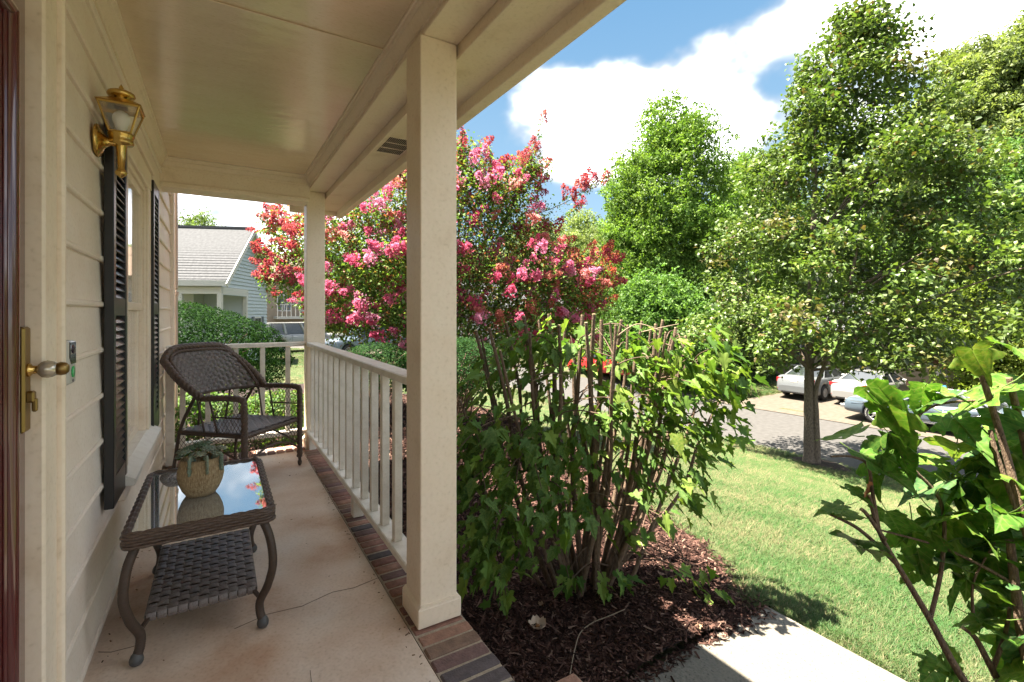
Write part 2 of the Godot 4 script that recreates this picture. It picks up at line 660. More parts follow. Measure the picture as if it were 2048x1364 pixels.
func ribbon(called: String, d0: float, d1: float, rise0: float, rise1: float, mat: Material):
	var v := PackedVector3Array()
	var ids := PackedInt32Array()
	var n := 0
	var z := 40.0
	while z > -52.0:
		var s := (road_x(z + 0.05) - road_x(z - 0.05)) / 0.1
		var nrm := Vector3(1, 0, -s).normalized()
		var c := Vector3(road_x(z), 0, z)
		for k in 9:
			var d := lerpf(d0, d1, k / 8.0)
			var p := c - nrm * d
			v.append(Vector3(p.x, road_y(z) + lerpf(rise0, rise1, k / 8.0) + 0.03 * (1.0 - pow(d / 3.3, 2.0)), p.z))
		n += 1
		z -= 0.8
	for j in n - 1:
		for k in 8:
			var a := j * 9 + k
			for q in [a, a + 1, a + 9, a + 1, a + 10, a + 9]:
				ids.append(q)
	tag(grid_mesh(called, v, ids, mat), "", "", "", "structure")


func make_ground():
	var xs := steps([-150, -30, 8, -6, 2, 0, 0.5, 14, 0.35, 22, 0.5, 60, 2.5, 220, 12])
	var zs := steps([-220, -60, 10, -32, 1.5, -14, 0.6, 4, 0.35, 40, 3, 120, 10])
	tag(sheet("ground", xs, zs, ground_y, M.soil), "", "", "", "structure")
	ribbon("road", -3.05, 3.05, 0.0, 0.0, M.asphalt)
	ribbon("kerb", 3.05, 3.5, 0.02, 0.11, M.drive)
	ribbon("gutter", -3.5, -3.05, 0.10, 0.02, M.drive)
	# the pale parking strip and drive across the street
	xs = steps([20.4, 27.0, 0.8, 31, 1.0])
	tag(sheet("driveway", xs, steps([-13.7, -2.0, 0.6]), func(x, z): return ground_y(x, z) + 0.02, M.drive), "", "", "", "structure")
	tag(sheet("gravel_drive", steps([0.5, 11.0, 0.75]), steps([-37.5, -29.0, 0.6]), func(x, z): return maxf(ground_y(x, z) + 0.02, road_y(z) + 0.05), M.drive), "", "", "", "structure")
	# mulch bed
	var v := PackedVector3Array()
	var ids := PackedInt32Array()
	var rows := 0
	var z := -1.5
	while z > -12.5:
		var x0 := bed_inner(z)
		var x1 := bed_edge(z)
		for k in 41:
			var x := lerpf(x0, x1, k / 40.0)
			v.append(Vector3(x, bed_y(x, z) - (0.05 if k == 40 else 0.0), z))
		rows += 1
		z -= 0.09
	for j in rows - 1:
		for k in 40:
			var a := j * 41 + k
			for q in [a, a + 41, a + 1, a + 1, a + 41, a + 42]:
				ids.append(q)
	tag(grid_mesh("mulch_bed_ground", v, ids, M.bed), "", "", "", "structure")
	# walkway slab
	var st := stn()
	span(st, 1.21, 2.5, -0.45, -0.315, -1.5, 8.0, 0.012)
	tag(part("walkway", st, M.walk), "", "", "", "structure")


# ---------------------------------------------------------------- the house front

func board_profile() -> PackedVector2Array:
	return PackedVector2Array([Vector2(-0.02, 0.0), Vector2(0.012, 0.0), Vector2(0.016, 0.004), Vector2(0.017, 0.012), Vector2(0.0135, 0.019), Vector2(0.0095, 0.021), Vector2(0.0095, 0.026), Vector2(0.001, 0.182), Vector2(-0.02, 0.182)])


func make_house():
	var house := thing("house", Vector3(), 0.0, "cream clapboard house front with dark red door, louvred shutters and porch roof overhead", "house")
	# body and roof
	var st := stn()
	span(st, -9.0, -0.44, -0.6, 2.62, -5.44, -1.60)
	span(st, -9.0, -0.47, -0.6, 2.62, -1.60, 4.0)
	part("wall", st, M.siding, house)
	st = stn()
	var slope := 0.42
	prism(st, PackedVector2Array([Vector2(1.19, 2.44), Vector2(1.19, 2.52), Vector2(-4.5, 2.52 + 5.69 * slope), Vector2(-10.2, 2.52), Vector2(-10.2, 2.44), Vector2(-4.5, 2.44 + 5.69 * slope)]), Transform3D(Basis(), Vector3(0, 0, -5.36)), 9.6)
	part("roof", st, M.shingle, house)
	st = stn()
	prism(st, PackedVector2Array([Vector2(0.6, 2.62), Vector2(-4.5, 4.72), Vector2(-9.0, 2.62)]), Transform3D(Basis(), Vector3(0, 0, -5.3)), 0.1)
	part("gable", st, M.siding, house)
	# clapboards, cut where the window stands
	var prof := board_profile()
	for k in range(-1, 14):
		var y := 0.0415 + 0.1755 * k
		var runs := [[-5.44, -1.715]]
		if y + 0.17 > 0.52 and y < 2.05:
			runs = [[-5.44, -3.66], [-2.78, -1.715]]
		for r in runs:
			st = stn()
			prism(st, prof, Transform3D(Basis(), Vector3(WALL - 0.013, y, r[0])), r[1] - r[0])
			part("siding_board", st, M.siding, house)
	# corner board and downspout at the far end of the wall
	st = stn()
	span(st, -0.44, WALL + 0.024, -0.4, 2.42, -5.56, -5.44, 0.004)
	part("corner_board", st, M.siding, house)
	st = stn()
	span(st, -0.43, -0.345, -0.3, 1.42, -5.70, -5.60, 0.015)
	span(st, -0.436, -0.339, 1.40, 1.46, -5.706, -5.594, 0.015)
	span(st, -0.43, -0.345, 1.46, 2.42, -5.70, -5.60, 0.015)
	part("downspout", st, M.grey_paint, house)
	make_door(house)
	make_window(house)
	make_shutter(house, -2.40, -2.72)
	make_shutter(house, -3.73, -4.05)
	make_porch_roof(house)


func make_door(house: Node3D):
	var st := stn()
	span(st, -0.45, -0.40, -0.02, 2.06, -1.61, -0.70, 0.004)
	var door := part("door", st, M.red_door, house)
	for r in [[-1.488, 0.16, 1.92], [-0.86, 0.16, 1.92]]:
		st = stn()
		tube(st, PackedVector3Array([Vector3(-0.398, r[1], r[0]), Vector3(-0.398, r[2], r[0])]), [0.017], 14)
		span(st, -0.402, -0.394, r[1] - 0.02, r[2] + 0.02, r[0] - 0.030, r[0] - 0.022, 0.003)
		span(st, -0.402, -0.394, r[1] - 0.02, r[2] + 0.02, r[0] + 0.022, r[0] + 0.030, 0.003)
		part("raised_moulding", st, M.red_door, door)
	for y in [0.16, 1.92]:
		st = stn()
		tube(st, PackedVector3Array([Vector3(-0.398, y, -1.488), Vector3(-0.398, y, -0.86)]), [0.016], 12)
		part("raised_moulding", st, M.red_door, door)
	st = stn()
	span(st, -0.4, -0.389, 0.965, 1.215, -1.598, -1.552, 0.005)
	part("back_plate", st, M.old_brass, door)
	st = stn()
	var out := Transform3D(Basis(Vector3(0, 0, 1), -PI / 2), Vector3(-0.389, 1.112, -1.575))   # local y points out of the door
	lathe(st, [Vector2(0, 0), Vector2(0.016, 0), Vector2(0.016, 0.004), Vector2(0.010, 0.008), Vector2(0.0085, 0.018), Vector2(0.0, 0.018)], 16, out)
	part("spindle", st, M.brass, door)
	st = stn()
	lathe(st, [Vector2(0, 0.017), Vector2(0.012, 0.018), Vector2(0.019, 0.025), Vector2(0.0215, 0.034), Vector2(0.019, 0.044), Vector2(0.014, 0.053), Vector2(0.0, 0.054)], 24, out)
	var knob_mat := plain(Color(0.52, 0.46, 0.36), 0.12, 0.9)
	knob_mat.metallic = 0.45
	part("knob", st, knob_mat, door)
	st = stn()
	lathe(st, [Vector2(0, 0.050), Vector2(0.0145, 0.051), Vector2(0.0165, 0.058), Vector2(0.0145, 0.068), Vector2(0.009, 0.073), Vector2(0, 0.074)], 20, out)
	part("knob_cap", st, M.old_brass, door)
	st = stn()
	span(st, -0.392, -0.376, 1.035, 1.062, -1.585, -1.565, 0.004)
	span(st, -0.382, -0.372, 1.012, 1.045, -1.580, -1.570, 0.003)
	part("thumb_turn", st, M.old_brass, door)
	# jamb, casing with its outer band, threshold
	var frame := Node3D.new()
	frame.name = "door_frame"
	house.add_child(frame, true)
	st = stn()
	span(st, -0.52, -0.372, -0.02, 2.10, -1.655, -1.611, 0.003)
	part("jamb", st, M.paint, frame)
	st = stn()
	span(st, -0.44, -0.3645, -0.01, 2.16, -1.702, -1.598, 0.006)
	part("casing", st, M.paint, frame)
	st = stn()
	span(st, -0.44, -0.3495, -0.01, 2.165, -1.722, -1.700, 0.006)
	part("outer_band", st, M.paint, frame)
	st = stn()
	span(st, -0.52, -0.3645, 2.09, 2.2, -1.722, -0.58, 0.006)
	part("head_casing", st, M.paint, frame)
	st = stn()
	span(st, -0.52, -0.3645, -0.01, 2.16, -0.70, -0.58, 0.006)
	part("casing", st, M.paint, frame)
	st = stn()
	span(st, -0.50, -0.34, -0.02, 0.03, -1.61, -0.70, 0.008)
	part("threshold", st, M.paint, frame)


func make_window(house: Node3D):
	var st := stn()
	span(st, -0.44, -0.362, 0.53, 1.995, -3.705, -3.600, 0.005)
	span(st, -0.44, -0.362, 0.53, 1.995, -2.840, -2.735, 0.005)
	span(st, -0.44, -0.360, 1.995, 2.10, -3.712, -2.728, 0.005)
	span(st, -0.44, -0.345, 2.10, 2.118, -3.73, -2.71, 0.004)
	var win := part("window", st, M.paint, house)
	st = stn()
	for z in [[-3.599, -3.572], [-2.868, -2.841]]:
		span(st, -0.45, -0.378, 0.53, 1.994, z[0], z[1], 0.003)
	span(st, -0.45, -0.378, 1.967, 1.994, -3.572, -2.868, 0.003)
	part("stop", st, M.paint, win)
	for s in [[0.55, 1.30, -0.408], [1.26, 1.966, -0.390]]:
		st = stn()
		for z in [[-3.571, -3.528], [-2.912, -2.869]]:
			span(st, s[2] - 0.03, s[2], s[0], s[1], z[0], z[1], 0.003)
		for y in [s[0], s[1] - 0.042]:
			span(st, s[2] - 0.03, s[2], y, y + 0.042, -3.528, -2.912, 0.003)
		part("sash", st, M.paint, win)
		st = stn()
		span(st, s[2] - 0.018, s[2] - 0.013, s[0] + 0.042, s[1] - 0.042, -3.528, -2.912)
		part("pane", st, M.clear, win)
	st = stn()
	for k in 26:   # a folded pale curtain behind the glass
		var z := -3.53 + 0.62 * k / 26.0
		span(st, -0.468 - 0.006 * (k % 2), -0.458 - 0.006 * (k % 2), 0.56, 1.95, z, z + 0.0235, 0.004)
	part("curtain", st, M.curtain, win)
	st = stn()
	prism(st, PackedVector2Array([Vector2(-0.45, 0.50), Vector2(-0.318, 0.488), Vector2(-0.316, 0.515), Vector2(-0.37, 0.548), Vector2(-0.45, 0.552)]), Transform3D(Basis(), Vector3(0, 0, -3.77)), 1.10)
	part("sill", st, M.rail, win)
	st = stn()
	span(st, WALL - 0.01, -0.357, 0.41, 0.495, -3.72, -2.72, 0.005)
	part("apron", st, M.siding, win)


func make_shutter(house: Node3D, z0: float, z1: float):
	var x0 := WALL + 0.004
	var x1 := -0.350
	var st := stn()
	span(st, x0, x1, 0.485, 2.075, z0 - 0.045, z0, 0.003)
	span(st, x0, x1, 0.485, 2.075, z1, z1 + 0.045, 0.003)
	for y in [[0.485, 0.60], [1.235, 1.305], [2.0, 2.075]]:
		span(st, x0 + 0.001, x1 - 0.001, y[0], y[1], z1 + 0.045, z0 - 0.045)
	var shutter := part("shutter", st, M.black_paint, house)
	var slat := stn()
	box(slat, Vector3(), Vector3(0.006, 0.040, z0 - z1 - 0.09), 0.0015, Basis(Vector3(0, 0, 1), 0.62))
	var mesh := baked(slat)
	for y in [[0.60, 1.235], [1.305, 2.0]]:
		var n := int((y[1] - y[0]) / 0.0315)
		for k in n:
			put("slat", mesh, M.black_paint, shutter, Transform3D(Basis(), Vector3(x1 - 0.016, y[0] + (k + 0.5) * (y[1] - y[0]) / n, (z0 + z1) / 2)))


func crown(st: SurfaceTool, at: Transform3D, length: float):   # a cornice under the ceiling: local x away from the wall, y down from the ceiling
	var p := PackedVector2Array([Vector2(0, -0.075), Vector2(0.010, -0.075), Vector2(0.012, -0.066), Vector2(0.009, -0.061), Vector2(0.020, -0.048), Vector2(0.032, -0.030), Vector2(0.030, -0.024), Vector2(0.040, -0.020), Vector2(0.044, -0.010), Vector2(0.052, -0.008), Vector2(0.054, -0.0005), Vector2(0, -0.0005)])
	prism(st, p, at, length)


func make_porch_roof(house: Node3D):
	var st := stn()
	span(st, -0.46, 0.70, 2.45, 2.50, -4.66, 3.6)
	var ceil := part("porch_ceiling", st, M.ceiling, house)
	st = stn()
	span(st, -0.37, 0.66, 2.443, 2.4495, -2.235, -2.175, 0.003)
	part("batten", st, M.ceiling, ceil)
	st = stn()
	crown(st, Transform3D(Basis(), Vector3(WALL - 0.008, 2.4495, -4.60)), 8.0)
	part("cornice", st, M.paint, ceil)
	st = stn()   # along the beam: turned about so that local x points to the wall
	crown(st, Transform3D(Basis(Vector3.UP, PI), Vector3(0.690, 2.4495, 3.4)), 8.0)
	part("cornice", st, M.paint, ceil)
	st = stn()
	crown(st, Transform3D(Basis(Vector3.UP, -PI / 2), Vector3(0.69, 2.4492, -4.60)), 1.07)
	part("cornice", st, M.paint, ceil)
	# beam over the columns and the lower header across the far end
	st = stn()
	span(st, 0.69, 0.843, 2.352, 2.60, -5.30, 3.6, 0.004)
	part("beam", st, M.paint, house)
	st = stn()
	span(st, -0.44, 0.689, 2.262, 2.4485, -4.78, -4.60, 0.004)
	var head := part("header", st, M.paint, house)
	st = stn()
	span(st, -0.44, 0.676, 2.222, 2.2615, -4.80, -4.582, 0.005)
	part("header_trim", st, M.paint, head)
	st = stn()
	span(st, 0.8435, 0.868, 2.300, 2.60, -5.30, 3.6, 0.003)
	part("beam_trim", st, M.paint, house)
	# soffit with its vent, fascia, end board
	st = stn()
	span(st, 0.8685, 1.055, 2.307, 2.325, -5.30, 3.6)
	var soffit := part("soffit", st, M.paint, house)
	var slot := stn()
	box(slot, Vector3(), Vector3(0.0055, 0.003, 0.084), 0.0)
	var mesh := baked(slot)
	for r in 3:
		for k in 14:
			put("vent_slot", mesh, M.dark, soffit, Transform3D(Basis(), Vector3(0.885 + k * 0.0112, 2.3062, -2.91 - r * 0.103)))
	st = stn()
	span(st, 1.0555, 1.118, 2.248, 2.452, -5.33, 3.6, 0.004)
	part("fascia", st, M.paint, house)
	st = stn()
	span(st, 0.60, 1.055, 2.262, 2.62, -5.33, -5.301, 0.003)
	part("end_board", st, M.paint, house)
	st = stn()   # gutter along the eave
	prism(st, PackedVector2Array([Vector2(1.1185, 2.34), Vector2(1.19, 2.34), Vector2(1.215, 2.39), Vector2(1.215, 2.435), Vector2(1.1185, 2.435)]), Transform3D(Basis(), Vector3(0, 0, -5.34)), 8.9)
	part("gutter", st, M.white_trim, house)


# ---------------------------------------------------------------- porch floor, bricks, columns, rails

func make_porch():
	var st := stn()
	span(st, -0.47, 0.640, -0.35, 0.0, -4.70, 4.0, 0.006)
	var slab := part("porch_floor", st, M.concrete)
	tag(slab, "", "", "", "structure")
	for c in [[[0.640, -2.26], [0.52, -2.235], [0.43, -2.25], [0.30, -2.21], [0.17, -2.225], [0.05, -2.19]], [[-0.38, -2.30], [-0.34, -2.275], [-0.27, -2.27]], [[0.28, -1.62], [0.262, -1.70], [0.27, -1.80]]]:
		st = stn()
		st.set_smooth_group(-1)
		for i in c.size() - 1:
			var a := Vector3(c[i][0], 0.0015, c[i][1])
			var b := Vector3(c[i + 1][0], 0.0015, c[i + 1][1])
			bar(st, a, b, 0.0016, 0.001)
		part("crack", st, plain(Color(0.10, 0.07, 0.05), 1.0), slab)
	# brick on edge along the open side and across the far end
	var edging := thing("brick_edging", Vector3(), 0.0, "row of dark red bricks laid on edge round the porch floor under the railing", "brick edging")
	st = stn()
	span(st, 0.6425, 0.857, -0.42, -0.0045, -4.94, 4.0)
	span(st, -0.44, 0.6415, -0.42, -0.0055, -4.94, -4.705)
	part("mortar_bed", st, M.mortar, edging)
	var meshes := []
	for v in 4:
		st = stn()
		box(st, Vector3(0, -0.05, 0), Vector3(0.208 + 0.004 * (v % 2), 0.104, 0.0595 + 0.002 * (v / 2)), 0.006)
		meshes.append(baked(st))
	var z := -4.90
	while z < 0.6:
		put("brick", meshes[rng.randi() % 4], M.bricks[rng.randi() % 6], edging, Transform3D(Basis(Vector3.UP, rng.randf_range(-0.012, 0.012)), Vector3(0.752 + rng.randf_range(-0.003, 0.003), rng.randf_range(-0.003, 0.002), z)))
		z += 0.0735
	var x := -0.34
	while x < 0.62:
		put("brick", meshes[rng.randi() % 4], M.bricks[rng.randi() % 6], edging, Transform3D(Basis(Vector3.UP, PI / 2 + rng.randf_range(-0.012, 0.012)), Vector3(x, rng.randf_range(-0.003, 0.002), -4.822)))
		x += 0.0735
	# the step down to the walk
	var step := thing("brick_step", Vector3(), 0.0, "lower red brick step down to the concrete walk, its corner just showing past the edging", "step")
	st = stn()
	span(st, 0.8575, 1.195, -0.42, -0.174, -1.49, 4.0)
	part("mortar_bed", st, M.mortar, step)
	z = -1.465
	while z < 0.4:
		for c in [0.972, 1.100]:
			var bb := Basis.from_scale(Vector3(0.58, 1, 1))
			put("brick", meshes[rng.randi() % 4], M.bricks[rng.randi() % 2 * 4], step, Transform3D(bb, Vector3(c + 0.03, -0.168, z)))
		z += 0.0735
	# columns
	for c in [[-1.897, "square cream porch column standing on the brick edging beside the cut-back shrub"], [-4.795, "square cream porch column at the far corner where both railings meet"]]:
		var col := thing("porch_column", Vector3(0.757, 0, c[0]), 0.0, c[1], "column", "columns that carry the porch roof")
		st = stn()
		span(st, -0.079, 0.079, 0.0, 2.3515, -0.083, 0.083, 0.004)
		part("shaft", st, M.paint, col)
		st = stn()
		span(st, -0.093, 0.093, 0.002, 0.078, -0.097, 0.097, 0.004)
		prism(st, PackedVector2Array([Vector2(-0.092, 0.078), Vector2(0.092, 0.078), Vector2(0.080, 0.088), Vector2(-0.080, 0.088)]), Transform3D(Basis(), Vector3(0, 0, -0.095)), 0.19)
		part("plinth", st, M.paint, col)
	# long railing
	var rail := thing("porch_railing", Vector3(0.722, 0, 0), 0.0, "long cream wooden railing with square balusters running between the two columns", "railing", "porch railings")
	st = stn()
	span(st, -0.045, 0.047, 0.938, 0.975, -4.711, -1.981, 0.005)
	part("top_rail", st, M.rail, rail)
	st = stn()
	span(st, -0.045, 0.044, 0.136, 0.173, -4.711, -1.981, 0.005)
	part("bottom_rail", st, M.rail, rail)
	st = stn()
	span(st, -0.03, 0.03, 0.003, 0.136, -3.05, -2.985, 0.003)
	part("support_block", st, M.rail, rail)
	st = stn()
	span(st, -0.03, 0.03, 0.003, 0.136, -4.71, -4.66, 0.003)
	part("support_block", st, M.rail, rail)
	var bal := stn()
	span(bal, -0.019, 0.019, 0.173, 0.938, -0.019, 0.019, 0.002)
	var bm := baked(bal)
	for k in 13:
		put("baluster", bm, M.rail, rail, Transform3D(Basis(Vector3.UP, rng.randf_range(-0.03, 0.03)), Vector3(-0.004, 0, -2.228 - 0.2 * k)))
	# short railing across the end
	var end := thing("porch_railing", Vector3(0, 0, -4.80), 0.0, "short cream wooden railing behind the wicker chair, from the house wall to the far column", "railing", "porch railings")
	st = stn()
	span(st, -0.37, 0.677, 0.938, 0.975, -0.046, 0.046, 0.005)
	part("top_rail", st, M.rail, end)
	st = stn()
	span(st, -0.37, 0.677, 0.136, 0.173, -0.045, 0.045, 0.005)
	part("bottom_rail", st, M.rail, end)
	for bx in [0.531, 0.326, 0.121, -0.084, -0.26]:
		put("baluster", bm, M.rail, end, Transform3D(Basis(), Vector3(bx, 0, 0)))
	st = stn()
	span(st, -0.372, -0.315, 0.003, 0.937, -0.044, 0.044, 0.004)
	part("end_post", st, M.rail, end)
	# dry bits swept against the wall and the bricks
	var bit := stn()
	box(bit, Vector3(0, 0.001, 0), Vector3(0.003, 0.0016, 0.009))
	var where: Array[Transform3D] = []
	var tint := PackedColorArray()
	for k in 170:
		var px := rng.randf_range(-0.37, 0.63)
		if k % 3 == 0:
			px = 0.632 - absf(rng.randfn()) * 0.02
		elif k % 3 == 1:
			px = -0.362 + absf(rng.randfn()) * 0.02
		where.append(Transform3D(Basis(Vector3.UP, rng.randf() * TAU) * Basis.from_scale(Vector3.ONE * rng.randf_range(0.4, 1.3)), Vector3(px, 0.0005, rng.randf_range(-4.65, -1.2))))
		tint.append(Color(0.16, 0.10, 0.06) * rng.randf_range(0.5, 1.6))
	tag(scatter("floor_litter", baked(bit), M.chip, where, tint), "dry bits of leaf and bark lying on the porch floor", "litter", "", "stuff")
	make_lantern()
	make_doorbell()


func make_lantern():
	var o := thing("wall_lantern", Vector3(-0.311, 0, -2.276), 0.0, "polished brass carriage lantern with glass panes and a torch tail, on the clapboard wall", "wall lantern")
	var st := stn()
	var out := Transform3D(Basis(Vector3(0, 0, 1), -PI / 2), Vector3(-0.072, 1.873, 0))
	lathe(st, [Vector2(0, 0), Vector2(0.058, 0), Vector2(0.060, 0.004), Vector2(0.057, 0.010), Vector2(0.046, 0.013), Vector2(0.040, 0.018), Vector2(0.030, 0.021), Vector2(0.019, 0.030), Vector2(0.013, 0.042), Vector2(0.014, 0.056), Vector2(0.0, 0.06)], 28, out)
	part("back_plate", st, M.brass, o)
	st = stn()
	lathe(st, [Vector2(0, 1.745), Vector2(0.004, 1.747), Vector2(0.009, 1.752), Vector2(0.017, 1.758), Vector2(0.019, 1.766), Vector2(0.014, 1.775), Vector2(0.0105, 1.780), Vector2(0.013, 1.83), Vector2(0.0165, 1.862), Vector2(0.018, 1.868), Vector2(0.036, 1.870), Vector2(0.0385, 1.876), Vector2(0.036, 1.884), Vector2(0.037, 1.897), Vector2(0.040, 1.902), Vector2(0.040, 1.908), Vector2(0, 1.908)], 24)
	part("tail", st, M.brass, o)
	var y0 := 1.908
	var y1 := 2.004
	var a := 0.031
	var b := 0.059
	for k in 4:
		var q := Basis(Vector3.UP, PI / 2 * k)
		st = stn()
		bar(st, q * Vector3(a, y0, a), q * Vector3(b, y1, b), 0.006, 0.006, Vector3.UP, 0.001)
		bar(st, q * Vector3(a, y0 + 0.002, a), q * Vector3(-a, y0 + 0.002, a), 0.005, 0.006, Vector3.UP, 0.001)
		bar(st, q * Vector3(b, y1, b), q * Vector3(-b, y1, b), 0.006, 0.009, Vector3.UP, 0.0015)
		part("cage_bar", st, M.brass, o)
		st = stn()
		st.set_smooth_group(-1)
		var e := 0.0015
		quad_out(st, q * Vector3(a, y0, a - e), q * Vector3(-a, y0, a - e), q * Vector3(-b, y1, b - e), q * Vector3(b, y1, b - e), Vector3(0, 1.95, 0))
		part("glass_pane", st, M.clear, o)
	st = stn()
	st.set_smooth_group(-1)
	for k in 4:
		var q := Basis(Vector3.UP, PI / 2 * k)
		var r := 0.066
		quad_out(st, q * Vector3(r, y1 + 0.004, r), q * Vector3(-r, y1 + 0.004, r), q * Vector3(-0.026, y1 + 0.030, 0.026), q * Vector3(0.026, y1 + 0.030, 0.026), Vector3(0, 1.9, 0))
		quad_out(st, q * Vector3(r, y1 + 0.004, r), q * Vector3(-r, y1 + 0.004, r), q * Vector3(-0.02, y1 + 0.001, 0.02), q * Vector3(0.02, y1 + 0.001, 0.02), Vector3(0, 2.3, 0))
	lathe(st, [Vector2(0.024, 2.032), Vector2(0.026, 2.040), Vector2(0.038, 2.044), Vector2(0.043, 2.052), Vector2(0.040, 2.061), Vector2(0.026, 2.068), Vector2(0.010, 2.071), Vector2(0.006, 2.075), Vector2(0.0075, 2.080), Vector2(0.004, 2.087), Vector2(0, 2.094)], 26)
	part("cap", st, M.brass, o)
	st = stn()
	lathe(st, [Vector2(0.013, 1.908), Vector2(0.014, 1.925), Vector2(0.020, 1.940), Vector2(0.0265, 1.958), Vector2(0.0265, 1.972), Vector2(0.019, 1.986), Vector2(0.008, 1.993), Vector2(0, 1.994)], 20)
	part("bulb", st, M.bulb, o)


func make_doorbell():
	var o := thing("doorbell", Vector3(WALL, 1.112, -1.758), 0.0, "slim grey video doorbell with black camera top and green-ringed button beside the door", "doorbell")
	var st := stn()
	span(st, 0.0, 0.040, -0.060, 0.060, -0.036, 0.036, 0.006)
	part("body", st, plain(Color(0.44, 0.42, 0.38), 0.35), o)
	st = stn()
	span(st, 0.0385, 0.0415, 0.012, 0.057, -0.031, 0.031, 0.001)
	prism(st, PackedVector2Array([Vector2(-0.031, 0.012), Vector2(-0.016, -0.004), Vector2(0.031, -0.004), Vector2(0.031, 0.012)]), Transform3D(Basis(Vector3(0, 0, -1), Vector3(0, 1, 0), Vector3(1, 0, 0)), Vector3(0.0385, 0, 0)), 0.003)
	part("camera_cover", st, plain(Color(0.018, 0.014, 0.018), 0.08), o)
	st = stn()
	var out := Transform3D(Basis(Vector3(0, 0, 1), -PI / 2), Vector3(0.0398, 0.036, 0.0))
	lathe(st, [Vector2(0, 0.0), Vector2(0.012, 0.0), Vector2(0.012, 0.003), Vector2(0.008, 0.0045), Vector2(0, 0.005)], 20, out)
	part("lens", st, plain(Color(0.03, 0.018, 0.03), 0.05), o)
	st = stn()
	out.origin = Vector3(0.0398, -0.026, -0.002)
	lathe(st, [Vector2(0.010, 0.0), Vector2(0.0155, 0.0), Vector2(0.0155, 0.0025), Vector2(0.010, 0.0025)], 24, out)
	part("button_ring", st, plain(Color(0.03, 0.42, 0.10), 0.4), o)
	st = stn()
	lathe(st, [Vector2(0, 0.0), Vector2(0.0098, 0.0), Vector2(0.0098, 0.0022), Vector2(0, 0.003)], 20, out)
	part("button", st, plain(Color(0.20, 0.55, 0.28), 0.3), o)
	st = stn()
	lathe(st, [Vector2(0, 0.0), Vector2(0.004, 0.0), Vector2(0.004, 0.0015), Vector2(0, 0.0015)], 12, Transform3D(out.basis, Vector3(0.0398, -0.050, -0.002)))
	part("screw", st, plain(Color(0.05, 0.05, 0.05), 0.5), o)


# ---------------------------------------------------------------- wicker chair, wicker table, potted succulents

func pad(st: SurfaceTool, c: Vector3, u: Vector3, v: Vector3, n: Vector3, nu := 4, ridges := 3):   # a domed bundle of strands: u half its length, v half its width, n its rise
	st.set_smooth_group(0)
	var nv := ridges * 2
	var rows := []
	for i in nu + 1:
		var a := -1.0 + 2.0 * i / nu
		var row := []
		for j in nv + 1:
			var b := -1.0 + 2.0 * j / nv
			var lift := 1.0 - pow(absf(a), 2.2) * 1.15 - (0.0 if j % 2 == 1 else 0.22) - (0.25 if j == 0 or j == nv else 0.0)
			row.append(c + u * a + v * b + n * lift)
		rows.append(row)
	for i in nu:
		for j in nv:
			quad_out(st, rows[i][j], rows[i + 1][j], rows[i + 1][j + 1], rows[i][j + 1], c - n * 30.0)


func lattice(st: SurfaceTool, p: Callable, nu: int, lean: float, r: float, seg := 6):   # crossing thin strands over the patch p(u, v)
	for s in [1.0, -1.0]:
		for i in range(-int(ceil(nu * lean)) - 1, nu + int(ceil(nu * lean)) + 2):
			var a := float(i) / nu
			var pts := PackedVector3Array()
			for k in seg + 1:
				var v := float(k) / seg
				var u: float = a + s * lean * (v - 0.5)
				if u >= -0.001 and u <= 1.001:
					pts.append(p.call(u, v))
			if pts.size() >= 2:
				tube(st, pts, [r], 4, false)


func make_furniture():
	make_table()
	make_chair()
	make_planter()


func rounded_rect(hx: float, hz: float, r: float, y: float) -> PackedVector3Array:
	var out := PackedVector3Array()
	for q in 4:
		var cx := (hx - r) * (1 if q == 0 or q == 3 else -1)
		var cz := (hz - r) * (1 if q < 2 else -1)
		for k in 7:
			var a := PI / 2 * (q + k / 6.0)
			out.append(Vector3(cx + r * cos(a), y, cz + r * sin(a)))
	out.append(out[0])
	return resample(out, 0.007)


